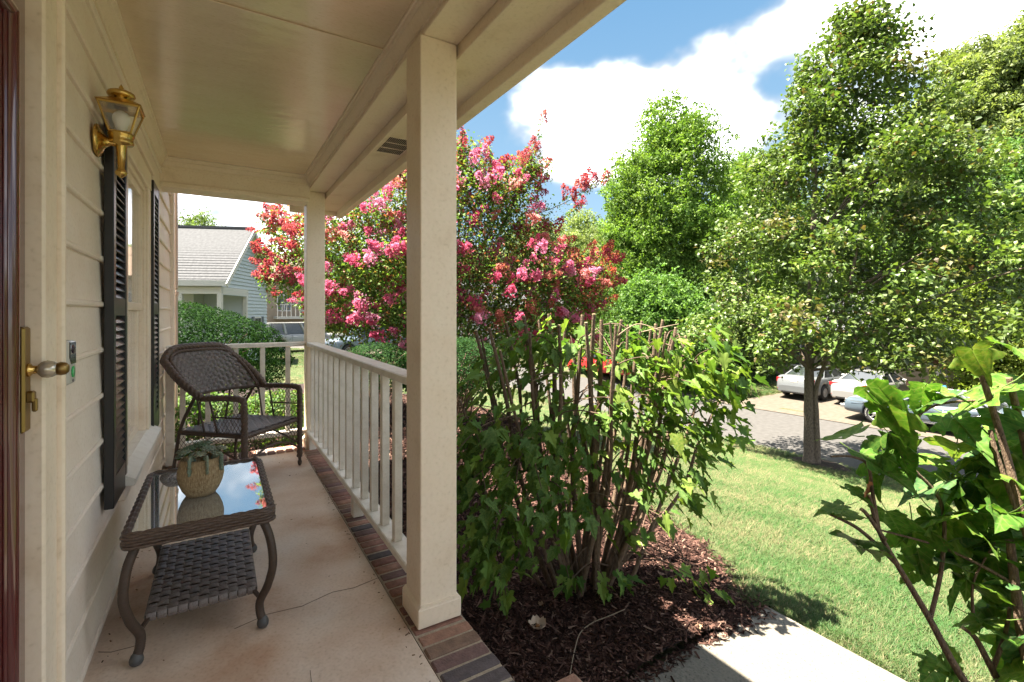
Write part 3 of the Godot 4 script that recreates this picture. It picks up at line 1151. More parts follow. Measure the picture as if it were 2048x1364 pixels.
func make_table():
	var t := thing("wicker_table", Vector3(-0.052, 0, -2.492), 0.0, "small dark brown wicker side table with mirror-like glass top, curved legs and woven lower shelf", "table")
	var st := stn()
	var hx := 0.238
	var hz := 0.392
	for s in 7:   # seven interlaced strands round the edge
		var inset: float = [0.0, 0.0015, 0.0015, 0.0, 0.004, 0.011, 0.018][s]
		var y: float = [0.434, 0.445, 0.456, 0.466, 0.474, 0.478, 0.476][s]
		var path := rounded_rect(hx - inset, hz - inset, 0.035 - inset * 0.5, y)
		for i in path.size():
			var w := sin(i * 0.007 / 0.052 * TAU + s * PI)
			var o := Vector3(signf(path[i].x) * (1.0 if absf(path[i].x) > hx - 0.05 else 0.0), 0, signf(path[i].z) * (1.0 if absf(path[i].z) > hz - 0.05 else 0.0)).normalized()
			path[i] += (o if s < 4 else Vector3.UP) * w * 0.0022
		tube(st, path, [0.0064], 7, false)
	part("woven_rim", st, M.wicker, t)
	st = stn()
	span(st, -hx + 0.018, hx - 0.018, 0.466, 0.4735, -hz + 0.018, hz - 0.018, 0.002)
	part("glass_top", st, M.table_glass, t)
	st = stn()
	for s in [-1, 1]:
		span(st, s * (hx - 0.05), s * (hx - 0.02), 0.436, 0.462, -hz + 0.02, hz - 0.02)
		span(st, -hx + 0.05, hx - 0.05, 0.436, 0.462, s * (hz - 0.05), s * (hz - 0.02))
	part("apron_frame", st, M.frame_metal, t)
	for sx in [-1, 1]:
		for sz in [-1, 1]:
			st = stn()
			var c := curve([Vector3(0.195 * sx, 0.437, 0.352 * sz), Vector3(0.222 * sx, 0.36, 0.372 * sz), Vector3(0.232 * sx, 0.26, 0.380 * sz), Vector3(0.215 * sx, 0.17, 0.362 * sz), Vector3(0.190 * sx, 0.105, 0.340 * sz), Vector3(0.190 * sx, 0.06, 0.340 * sz), Vector3(0.197 * sx, 0.035, 0.345 * sz)], 14)
			c = resample(c, 0.0035)
			var rads := []
			for i in c.size():
				rads.append(0.0155 + 0.0007 * sin(i * 0.0035 / 0.0075 * TAU))
			tube(st, c, rads, 12)
			var leg := part("leg", st, M.frame_metal, t)
			st = stn()
			var prof := []
			for k in 13:
				var f := k / 12.0
				prof.append(Vector2(0.0225 * sqrt(maxf(0.0, sin(PI * pow(f, 0.8)))) * (1.0 - 0.12 * f) + 0.0008 * (k % 2), f * 0.05))
			lathe(st, prof, 16, Transform3D(Basis(), Vector3(0.199 * sx, 0.0, 0.347 * sz)))
			part("foot", st, M.foot, leg)
	# lower shelf: a slab under a basket weave
	var shelf_frame := stn()
	span(shelf_frame, -0.178, 0.178, 0.122, 0.146, -0.300, 0.300, 0.008)
	for sx in [-1, 1]:
		for sz in [-1, 1]:
			bar(shelf_frame, Vector3(0.165 * sx, 0.134, 0.29 * sz), Vector3(0.190 * sx, 0.118, 0.343 * sz), 0.012, 0.012)
	var shelf := part("shelf", shelf_frame, M.frame_metal, t)
	st = stn()
	var nx := 11
	var nz := 17
	for i in nx:
		for j in nz:
			var c := Vector3(-0.178 + 0.356 * (i + 0.5) / nx, 0.1475, -0.30 + 0.60 * (j + 0.5) / nz)
			if (i + j) % 2 == 0:
				pad(st, c + Vector3(0, 0.0015, 0), Vector3(0.0195, 0, 0), Vector3(0, 0, 0.0158), Vector3(0, 0.0046, 0))
			else:
				pad(st, c - Vector3(0, 0.001, 0), Vector3(0, 0, 0.0195), Vector3(0.0148, 0, 0), Vector3(0, 0.0045, 0))
	for s in [-1, 1]:   # strands lapped over the shelf's edges
		for j in nz:
			var zc := -0.30 + 0.60 * (j + 0.5) / nz
			pad(st, Vector3(s * 0.179, 0.134, zc), Vector3(0, 0.015, 0), Vector3(0, 0, 0.0158), Vector3(s * 0.005, 0, 0))
		for i in nx:
			var xc := -0.178 + 0.356 * (i + 0.5) / nx
			pad(st, Vector3(xc, 0.134, s * 0.301), Vector3(0, 0.015, 0), Vector3(0.0148, 0, 0), Vector3(0, 0, s * 0.005))
	part("basket_weave", st, M.weave, shelf)


func chair_back(u: float, v: float) -> Vector3:   # the scooped back: u from side to side, v from the seat's height to the top rail
	var w := pow(absf(u), 2.4)
	var top := 0.982 - 0.085 * pow(absf(u), 5.0)
	return Vector3(u * (0.312 + 0.03 * sin(PI * v)), lerpf(0.638, top, v), lerpf(-0.245 - 0.165 * v, -0.03 - 0.325 * v, w))


func make_chair():
	var t := thing("wicker_chair", Vector3(0.131, 0, -4.255), 0.807, "dark brown wicker armchair with rolled arms and basket-weave back in the porch corner", "armchair")
	# seat
	var st := stn()
	span(st, -0.275, 0.275, 0.355, 0.384, -0.265, 0.285, 0.01)
	var seat := part("seat", st, M.frame_metal, t)
	st = stn()
	for i in 16:
		for j in 15:
			var c := Vector3(-0.275 + 0.55 * (i + 0.5) / 16, 0.385, -0.265 + 0.55 * (j + 0.5) / 15)
			c.y -= 0.016 * (1.0 - pow(c.x / 0.28, 2.0)) * (1.0 - pow(c.z / 0.29, 2.0)) - 0.012
			if (i + j) % 2 == 0:
				pad(st, c + Vector3(0, 0.0012, 0), Vector3(0.0205, 0, 0), Vector3(0, 0, 0.0165), Vector3(0, 0.0052, 0), 4, 2)
			else:
				pad(st, c, Vector3(0, 0, 0.0205), Vector3(0.0155, 0, 0), Vector3(0, 0.004, 0), 4, 2)
	part("seat_weave", st, M.weave, seat)
	st = stn()
	tube(st, resample(PackedVector3Array([Vector3(-0.28, 0.372, 0.292), Vector3(0.28, 0.372, 0.292)]), 0.006), [0.017], 10, true, 0.10, 3, 0.03)
	part("seat_roll", st, M.wicker, seat)
	# arms and the rolled rim of the back, one side after the other
	for s in [-1.0, 1.0]:
		var pts := [Vector3(0.297 * s, 0.07, 0.308), Vector3(0.297 * s, 0.35, 0.308), Vector3(0.298 * s, 0.595, 0.306), Vector3(0.30 * s, 0.640, 0.275), Vector3(0.305 * s, 0.645, 0.15), Vector3(0.311 * s, 0.640, 0.03), Vector3(0.312 * s, 0.638, -0.03)]
		st = stn()
		tube(st, resample(curve(pts, 12), 0.006), [0.0215], 12, true, 0.11, 3, 0.034)
		part("arm", st, M.wicker, t)
		st = stn()
		tube(st, PackedVector3Array([Vector3(0.297 * s, 0.075, 0.308), Vector3(0.297 * s, 0.045, 0.309), Vector3(0.297 * s, 0.03, 0.309), Vector3(0.297 * s, 0.012, 0.309), Vector3(0.297 * s, 0.0, 0.309)]), [0.013, 0.011, 0.017, 0.014, 0.007], 10)
		part("foot", st, M.frame_metal, t)
		st = stn()
		tube(st, curve([Vector3(0.29 * s, 0.66, -0.10), Vector3(0.282 * s, 0.42, -0.24), Vector3(0.285 * s, 0.2, -0.285), Vector3(0.297 * s, 0.03, -0.31), Vector3(0.297 * s, 0.0, -0.31)], 6), taper(25, 0.012, 0.011), 8)
		part("leg", st, M.frame_metal, t)
		st = stn()
		for q in [[0.05, 0.60], [-0.06, 0.62]]:
			tube(st, PackedVector3Array([Vector3(0.30 * s, q[1] + 0.03, q[0] - 0.03), Vector3(0.285 * s, 0.375, q[0] + 0.03)]), [0.007], 6)
		tube(st, PackedVector3Array([Vector3(0.293 * s, 0.505, 0.30), Vector3(0.293 * s, 0.505, 0.03)]), [0.006], 6)
		tube(st, PackedVector3Array([Vector3(0.288 * s, 0.385, 0.30), Vector3(0.285 * s, 0.385, -0.26)]), [0.011], 8)
		part("arm_support", st, M.frame_metal, t)
		st = stn()
		lattice(st, func(u, v): return Vector3((0.288 + 0.01 * v) * s, 0.39 + 0.235 * v, 0.295 - 0.265 * u), 9, 0.55, 0.0020)
		part("side_lattice", st, M.wicker, t)
		st = stn()
		lattice(st, func(u, v): return Vector3(0.287 * s, 0.355 - (0.16 - 0.09 * sin(PI * u)) * v, 0.29 - 0.56 * u), 15, 0.22, 0.0020, 4)
		tube(st, curve([Vector3(0.288 * s, 0.19, 0.295), Vector3(0.288 * s, 0.262, 0.12), Vector3(0.288 * s, 0.285, 0.0), Vector3(0.288 * s, 0.262, -0.13), Vector3(0.288 * s, 0.21, -0.27)], 6), [0.008], 6)
		part("side_skirt", st, M.wicker, t)
	# rim of the back over the top
	var rim := []
	var inner := []
	for k in 12:
		rim.append(chair_back(-1.0, k / 12.0))
		inner.append(chair_back(-0.90, k / 12.0 * 0.92) + Vector3(0, 0, 0.008))
	for k in 25:
		var u := -1.0 + k / 12.0
		rim.append(chair_back(u, 1.0))
		if absf(u) < 0.9:
			inner.append(chair_back(u, 0.92) + Vector3(0, 0, 0.008))
	for k in 12:
		rim.append(chair_back(1.0, 1.0 - (k + 1) / 12.0))
		inner.append(chair_back(0.90, (1.0 - (k + 1) / 12.0) * 0.92) + Vector3(0, 0, 0.008))
	st = stn()
	tube(st, resample(curve(rim, 3), 0.006), [0.026], 14, true, 0.10, 4, 0.036)
	var back_rim := part("back_rim", st, M.wicker, t)
	st = stn()   # a second, inner roll
	tube(st, resample(curve(inner, 3), 0.006), [0.013], 10, true, 0.12, 3, 0.03)
	part("inner_roll", st, M.wicker, back_rim)
	# woven back
	st = stn()
	var nb := 20
	var nv := 12
	for i in nb:
		for j in nv:
			var u := -0.96 + 1.92 * (i + 0.5) / nb
			var v := 0.97 * (j + 0.5) / nv
			var c := chair_back(u, v)
			var du := chair_back(u + 0.01, v) - chair_back(u - 0.01, v)
			var dv := chair_back(u, v + 0.01) - chair_back(u, v - 0.01)
			var lu := du.length() / 0.02 * 0.96 / nb
			var lv := dv.length() / 0.02 * 0.485 / nv
			du = du.normalized()
			dv = dv.normalized()
			var n := du.cross(dv).normalized()
			for side in [1.0, -1.0]:
				if (i + j) % 2 == (0 if side > 0 else 1):
					pad(st, c + n * 0.003 * side, du * lu * 1.12, dv * lv * 0.82, n * 0.0085 * side, 4, 1)
				else:
					pad(st, c - n * 0.005 * side, dv * lv * 1.3, du * lu * 0.62, n * 0.003 * side, 4, 1)
	part("back_weave", st, M.weave, t)
	st = stn()
	var low := PackedVector3Array()
	for k in 17:
		low.append(chair_back(-1.0 + k / 8.0, 0.0) - Vector3(0, 0.004, 0))
	tube(st, low, [0.011], 8)
	for bx in [-0.45, 0.45]:
		var p := chair_back(bx, 0.0)
		tube(st, PackedVector3Array([p, Vector3(p.x * 0.9, 0.375, -0.25)]), [0.008], 6)
	part("back_support", st, M.frame_metal, t)
	# front skirt
	st = stn()
	lattice(st, func(u, v): return Vector3(-0.28 + 0.56 * u, 0.36 - (0.20 - 0.085 * sin(PI * u)) * v, 0.296), 16, 0.24, 0.0020, 4)
	tube(st, curve([Vector3(-0.285, 0.155, 0.298), Vector3(-0.15, 0.225, 0.298), Vector3(0, 0.248, 0.298), Vector3(0.15, 0.225, 0.298), Vector3(0.285, 0.155, 0.298)], 6), [0.008], 6)
	part("front_skirt", st, M.wicker, t)


func make_planter():
	var t := thing("succulent_planter", Vector3(-0.068, 0.4740, -2.452), 0.0, "round ribbed tan and brown pot of grey-green succulents standing on the glass table", "potted plant")
	var st := stn()
	t.scale = Vector3.ONE * 0.95
	var prof := [Vector2(0, 0.0), Vector2(0.052, 0.0), Vector2(0.058, 0.004), Vector2(0.072, 0.025), Vector2(0.084, 0.055), Vector2(0.090, 0.085), Vector2(0.089, 0.115), Vector2(0.083, 0.145), Vector2(0.078, 0.162), Vector2(0.074, 0.165), Vector2(0.071, 0.160), Vector2(0.070, 0.14), Vector2(0, 0.14)]
	lathe(st, prof, 64)
	part("pot", st, M.pot, t)
	var greens := [plain(Color(0.11, 0.145, 0.10), 0.55), plain(Color(0.16, 0.20, 0.145), 0.5), plain(Color(0.075, 0.12, 0.065), 0.5), plain(Color(0.21, 0.235, 0.165), 0.55)]
	for g in greens:
		g.subsurf_scatter_enabled = true
		g.subsurf_scatter_strength = 0.15
	var r := RandomNumberGenerator.new()
	r.seed = 31
	var spots := [[0.0, 0.0, 0.040], [0.042, 0.008, 0.034], [-0.042, 0.015, 0.036], [0.015, -0.042, 0.034], [-0.028, -0.038, 0.032], [0.026, 0.042, 0.032], [-0.018, 0.046, 0.030], [0.062, -0.026, 0.028], [-0.066, -0.012, 0.030], [0.058, 0.036, 0.026], [-0.056, 0.042, 0.027], [0.0, 0.066, 0.026], [-0.074, 0.024, 0.024], [0.078, 0.012, 0.025], [0.046, -0.056, 0.026]]
	for s in spots:
		st = stn()
		var size: float = s[2]
		var tilt := Basis(Vector3(s[1], 0, -s[0]).normalized() if absf(s[0]) + absf(s[1]) > 0.01 else Vector3.RIGHT, Vector2(s[0], s[1]).length() * 4.0)
		for ring in 4:
			var n: int = [9, 8, 6, 4][ring]
			for k in n:
				var a := TAU * k / n + ring * 0.4
				var b := Basis(Vector3.UP, a) * Basis(Vector3.RIGHT, -0.25 - 0.35 * ring)
				var l := size * (1.0 - 0.17 * ring)
				blob(st, Transform3D(b * Basis.from_scale(Vector3(l * 0.30, l * 0.16, l * 0.5)), b * Vector3(0, 0, l * 0.5)), 7, 5)
		# each rosette sits a little higher towards the middle
		part("succulent", st, greens[r.randi() % 4], t, Transform3D(tilt, Vector3(s[0], 0.178 + 0.012 * sin(s[0] * 90.0) + 0.034 * (1.0 - Vector2(s[0], s[1]).length() / 0.1), s[1])))
	for k in 3:   # trailing tails of beads over the rim
		st = stn()
		var a: float = [0.6, 1.3, 2.0, 2.7, -0.4, 3.6, 1.65][k]
		var dir := Vector3(cos(a), 0, sin(a))
		for i in 26:
			var f := i / 25.0
			var at := Vector3(0, 0.165, 0) + dir * (0.055 + 0.04 * sin(minf(f * 1.8, 1.0) * PI / 2)) + Vector3(0, 0.022 * sin(f * PI) - 0.05 * f * f, 0)
			for q in 3:
				var o := Basis(dir.cross(Vector3.UP), q * 2.1) * Vector3(0, 0.005, 0)
				blob(st, Transform3D(Basis(Vector3(r.randf(), r.randf(), r.randf()).normalized(), r.randf() * 3.0) * Basis.from_scale(Vector3(0.0052, 0.0085, 0.0052)), at + o), 6, 4)
		part("trailing_stem", st, greens[1 if k % 2 == 0 else 3], t)


# ---------------------------------------------------------------- houses beyond the garden, cars

func make_far_buildings():
	neighbour_house()
	# two-storey house behind the neighbour
	var at := Vector3(4.6, 0, -47.0)
	at.y = ground_y(at.x, at.z) - 0.2
	var h := thing("brown_house", at, 0.12, "distant brown two-storey house with a white balcony behind the grey-roofed house", "house")
	var st := stn()
	span(st, -6.0, 2.4, 0, 5.6, -4, 4)
	part("wall", st, M.brown_siding, h)
	st = stn()
	prism(st, PackedVector2Array([Vector2(-4.6, 5.5), Vector2(4.6, 5.5), Vector2(0, 8.0)]), Transform3D(Basis(Vector3.UP, PI / 2), Vector3(-6.5, 0, 0)), 9.4)
	part("roof", st, M.brown_roof, h)
	st = stn()
	prism(st, PackedVector2Array([Vector2(2.4, 2.5), Vector2(5.4, 1.7), Vector2(5.4, 1.9), Vector2(2.4, 2.75)]), Transform3D(Basis(), Vector3(0, 0, -2)), 6)
	part("shed_roof", st, M.brown_roof, h)
	st = stn()
	span(st, -1.4, 2.6, 2.4, 2.6, 4.0, 5.4)
	for k in 13:
		span(st, -1.4 + k * 0.33, -1.35 + k * 0.33, 2.6, 3.5, 5.3, 5.36)
	span(st, -1.45, 2.65, 3.5, 3.6, 5.28, 5.38)
	part("balcony", st, M.white_trim, h)
	for w in [[-0.6, 3.0], [1.2, 3.0], [-4.2, 3.0], [-4.2, 0.8]]:
		st = stn()
		span(st, w[0] - 0.55, w[0] + 0.55, w[1], w[1] + 1.4, 4.0, 4.05)
		var win := part("window", st, M.white_trim, h)
		for s in [-1, 1]:
			st = stn()
			span(st, w[0] + s * 0.26 - 0.21, w[0] + s * 0.26 + 0.21, w[1] + 0.1, w[1] + 1.3, 4.04, 4.06)
			part("pane", st, M.glass, win)
	# low pale house seen through the crape myrtle
	at = Vector3(21.5, 0, -37.0)
	at.y = road_y(at.z) - 0.1
	h = thing("pale_house", at, 0.5, "distant low pale house with grey roof glimpsed through the crape myrtle branches", "house")
	st = stn()
	span(st, -7, 7, 0, 3.0, -4, 4)
	part("wall", st, M.white_trim, h)
	st = stn()
	prism(st, PackedVector2Array([Vector2(-4.7, 2.9), Vector2(4.7, 2.9), Vector2(0, 5.2)]), Transform3D(Basis(Vector3.UP, PI / 2), Vector3(-7.5, 0, 0)), 15)
	part("roof", st, M.shingle, h)
	for wx in [-4.5, -1.5, 2.0, 5.0]:
		st = stn()
		span(st, wx - 0.6, wx + 0.6, 0.9, 2.3, 4.0, 4.06)
		var win := part("window", st, M.white_trim, h)
		st = stn()
		span(st, wx - 0.5, wx + 0.5, 1.0, 2.2, 4.05, 4.07)
		part("pane", st, M.glass, win)
	# tan house across the street
	at = Vector3(33.5, 0, -10.0)
	at.y = ground_y(at.x, at.z) - 0.1
	h = thing("tan_house", at, -PI / 2, "tan house with white-framed windows across the street, half hidden behind the round pear tree", "house")
	st = stn()
	span(st, -8, 8, 0, 3.1, -4, 4)
	part("wall", st, M.tan_siding, h)
	for k in 16:
		st = stn()
		prism(st, PackedVector2Array([Vector2(0, 0), Vector2(0.03, 0), Vector2(0.008, 0.195), Vector2(0, 0.195)]), Transform3D(Basis(Vector3.UP, -PI / 2), Vector3(8, 0.195 * k, 4.0)), 16)
		part("siding_board", st, M.tan_siding, h)
	st = stn()
	prism(st, PackedVector2Array([Vector2(-4.8, 3.0), Vector2(4.8, 3.0), Vector2(0, 5.6)]), Transform3D(Basis(Vector3.UP, PI / 2), Vector3(-8.5, 0, 0)), 17)
	part("roof", st, M.shingle, h)
	for wx in [-5.5, -2.2, 1.4, 3.3, 6.0]:
		st = stn()
		span(st, wx - 0.62, wx + 0.62, 0.9, 2.5, 4.0, 4.09)
		var win := part("window", st, M.white_trim, h)
		for s in [-1, 1]:
			st = stn()
			span(st, wx + s * 0.27 - 0.22, wx + s * 0.27 + 0.22, 1.0, 2.4, 4.08, 4.10)
			part("pane", st, M.glass, win)
	# bin by that house
	at = Vector3(25.2, 0, -7.9)
	at.y = ground_y(at.x, at.z) + 0.02
	var b := thing("wheeled_bin", at, -1.2, "dark green wheeled rubbish bin with a blue lid beside the reddish tree trunk", "bin")
	st = stn()
	st.set_smooth_group(-1)
	var lo := [Vector3(-0.24, 0.05, -0.26), Vector3(0.24, 0.05, -0.26), Vector3(0.24, 0.05, 0.26), Vector3(-0.24, 0.05, 0.26)]
	for k in 4:
		var p: Vector3 = lo[k]
		var q: Vector3 = lo[(k + 1) % 4]
		quad_out(st, p, q, Vector3(q.x * 1.25, 1.0, q.z * 1.3), Vector3(p.x * 1.25, 1.0, p.z * 1.3), Vector3(0, 0.5, 0))
	quad_out(st, lo[0], lo[1], lo[2], lo[3], Vector3(0, 0.5, 0))
	part("bin_body", st, M.bin_green, b)
	st = stn()
	prism(st, PackedVector2Array([Vector2(-0.36, 1.0), Vector2(0.37, 1.0), Vector2(0.36, 1.06), Vector2(0, 1.11), Vector2(-0.36, 1.09)]), Transform3D(Basis(Vector3.UP, PI / 2), Vector3(-0.32, 0, 0)), 0.64)
	part("lid", st, M.bin_blue, b)
	for s in [-1, 1]:
		st = stn()
		tube(st, PackedVector3Array([Vector3(s * 0.24, 0.12, -0.3), Vector3(s * 0.30, 0.12, -0.3)]), [0.12], 14)
		part("wheel", st, M.tyre, b)
	st = stn()
	tube(st, PackedVector3Array([Vector3(-0.28, 1.0, -0.40), Vector3(0.28, 1.0, -0.40)]), [0.018], 8)
	part("handle", st, M.bin_green, b)
	# overhead wire
	var a := Vector3(-9.0, 5.4, -30.0)
	var pts := []
	for k in 21:
		var f := k / 20.0
		pts.append(a.lerp(Vector3(40.0, 6.3, -62.0), f) - Vector3(0, 1.1 * sin(PI * f), 0))
	st = stn()
	tube(st, PackedVector3Array(pts), [0.012], 5)
	tag(part("overhead_wire", st, M.rubber), "thin dark overhead wire running from behind the grey roof into the trees", "wire")


func neighbour_house():
	var base := Vector3(0.03, 0, -24.0)
	base.y = ground_y(0, -26.0) - 0.1
	# local x runs along the gable (away from the viewer), local z points out of the roof's long side towards the viewer
	var h := thing("grey_roofed_house", base, 0.0, "pale blue clapboard house with grey shingle roof and white corner porch beyond the clipped bush", "house")
	h.basis = Basis(Vector3(0.376, 0, -0.927), Vector3.UP, Vector3(0.927, 0, 0.376))   # x: along the gable, z: out of the gable
	var e := 2.74 - base.y      # eave above the ground
	var rg := 5.20 - base.y     # ridge
	var w := 5.7
	var st := stn()
	# gable wall with its clapboards: the corner nearest the viewer is an open porch
	st.set_smooth_group(-1)
	var n := int(rg / 0.17)
	for k in n:
		var y0 := k * 0.17
		var y1 := y0 + 0.17
		var x0 := 0.0
		var x1 := w
		if y1 < 2.35 + (e - 3.0):
			x0 = 2.9
		if y1 > e:
			x0 = w / 2 * (y1 - e) / (rg - e)
			x1 = w - x0
		if x1 - x0 < 0.05:
			continue
		prism(st, PackedVector2Array([Vector2(0, 0), Vector2(0.05, 0), Vector2(0.006, 0.172), Vector2(0, 0.172)]), Transform3D(Basis(Vector3(0, 0, 1), Vector3.UP, Vector3(-1, 0, 0)), Vector3(x1, y0, 0)), x1 - x0)
	part("gable_clapboards", st, M.blue_siding, h)
	st = stn()
	prism(st, PackedVector2Array([Vector2(0.05, e - 0.4), Vector2(w - 0.05, e - 0.4), Vector2(w - 0.05, e), Vector2(w / 2, rg - 0.05), Vector2(0.05, e)]), Transform3D(Basis(), Vector3(0, 0, -14)), 13.99)
	span(st, 2.9, w - 0.05, 0, e - 0.41, -14, -0.01)
	part("wall", st, M.blue_siding, h)
	st = stn()
	span(st, 1.9, 2.895, 0, e - 0.41, -14, -1.9)
	part("porch_wall", st, M.grey_wall, h)
	# roof: courses of shingles on the near slope, plain far slope
	var run := w / 2 + 0.35
	var ang := atan2(rg - e, w / 2)
	var courses := 22
	st = stn()
	for k in courses:
		var f0 := float(k) / courses
		var f1 := float(k + 1) / courses
		var p0 := Vector2(-0.35, e - 0.35 * tan(ang)).lerp(Vector2(w / 2, rg), f0)
		var p1 := Vector2(-0.35, e - 0.35 * tan(ang)).lerp(Vector2(w / 2, rg), f1)
		prism(st, PackedVector2Array([p0 + Vector2(0, 0.05), p0 + Vector2(-0.012, 0.085), p1 + Vector2(0, 0.068), p1 + Vector2(0, 0.05)]), Transform3D(Basis(), Vector3(0, 0, -14.4)), 14.75)
	prism(st, PackedVector2Array([Vector2(-0.35, e - 0.35 * tan(ang)), Vector2(w / 2, rg), Vector2(w + 0.35, e - 0.35 * tan(ang)), Vector2(w + 0.35, e - 0.35 * tan(ang) + 0.1), Vector2(w / 2, rg + 0.12), Vector2(-0.35, e - 0.35 * tan(ang) + 0.048)]), Transform3D(Basis(), Vector3(0, 0, -14.4)), 14.74)
	var roof := part("roof", st, M.shingle, h)
	st = stn()
	span(st, w / 2 - 0.12, w / 2 + 0.12, rg + 0.06, rg + 0.16, -14.4, 0.36)
	part("ridge_cap", st, plain(Color(0.07, 0.07, 0.075), 0.9), roof)
	# white barge boards, eave board, porch beam and posts
	st = stn()
	var lo := Vector3(-0.38, e - 0.38 * tan(ang) - 0.04, 0.40)
	bar(st, lo, Vector3(w / 2, rg - 0.02, 0.40), 0.05, 0.20)
	bar(st, Vector3(w + 0.38, lo.y, 0.40), Vector3(w / 2, rg - 0.02, 0.401), 0.05, 0.20)
	part("barge_board", st, M.white_trim, h)
	st = stn()
	bar(st, Vector3(w + 0.36, lo.y + 0.05, 0.19), Vector3(w / 2, rg + 0.02, 0.19), 0.38, 0.03)
	part("rake_soffit", st, plain(Color(0.72, 0.66, 0.46), 0.6), h)
	st = stn()
	span(st, -0.40, -0.36, e - 0.40, e - 0.16, -14.4, 0.38)
	part("eave_board", st, M.white_trim, h)
	st = stn()
	span(st, -0.05, 0.10, e - 0.72, e - 0.41, -14, 0.04)
	span(st, 0.10, 3.0, e - 0.72, e - 0.41, -0.08, 0.05)
	part("porch_beam", st, M.white_trim, h)
	for p in [[0.02, -0.02], [0.02, -1.55], [0.02, -4.6], [2.82, -0.02]]:
		st = stn()
		span(st, p[0] - 0.09, p[0] + 0.09, 0, e - 0.72, p[1] - 0.09, p[1] + 0.09, 0.01)
		part("porch_post", st, M.white_trim, h)
	# gable window with dark shutters
	st = stn()
	span(st, 3.75, 4.75, 0.75, 2.25, 0.02, 0.07)
	var win := part("window", st, M.white_trim, h)
	for k in 4:
		st = stn()
		var cx := 3.83 + 0.44 * (k % 2)
		span(st, cx, cx + 0.38, 0.83 + 0.7 * (k / 2), 1.46 + 0.7 * (k / 2), 0.06, 0.08)
		part("pane", st, M.glass, win)
	for x in [3.46, 4.80]:
		st = stn()
		span(st, x, x + 0.26, 0.75, 2.25, 0.03, 0.09)
		part("shutter", st, plain(Color(0.06, 0.075, 0.095), 0.6), h)


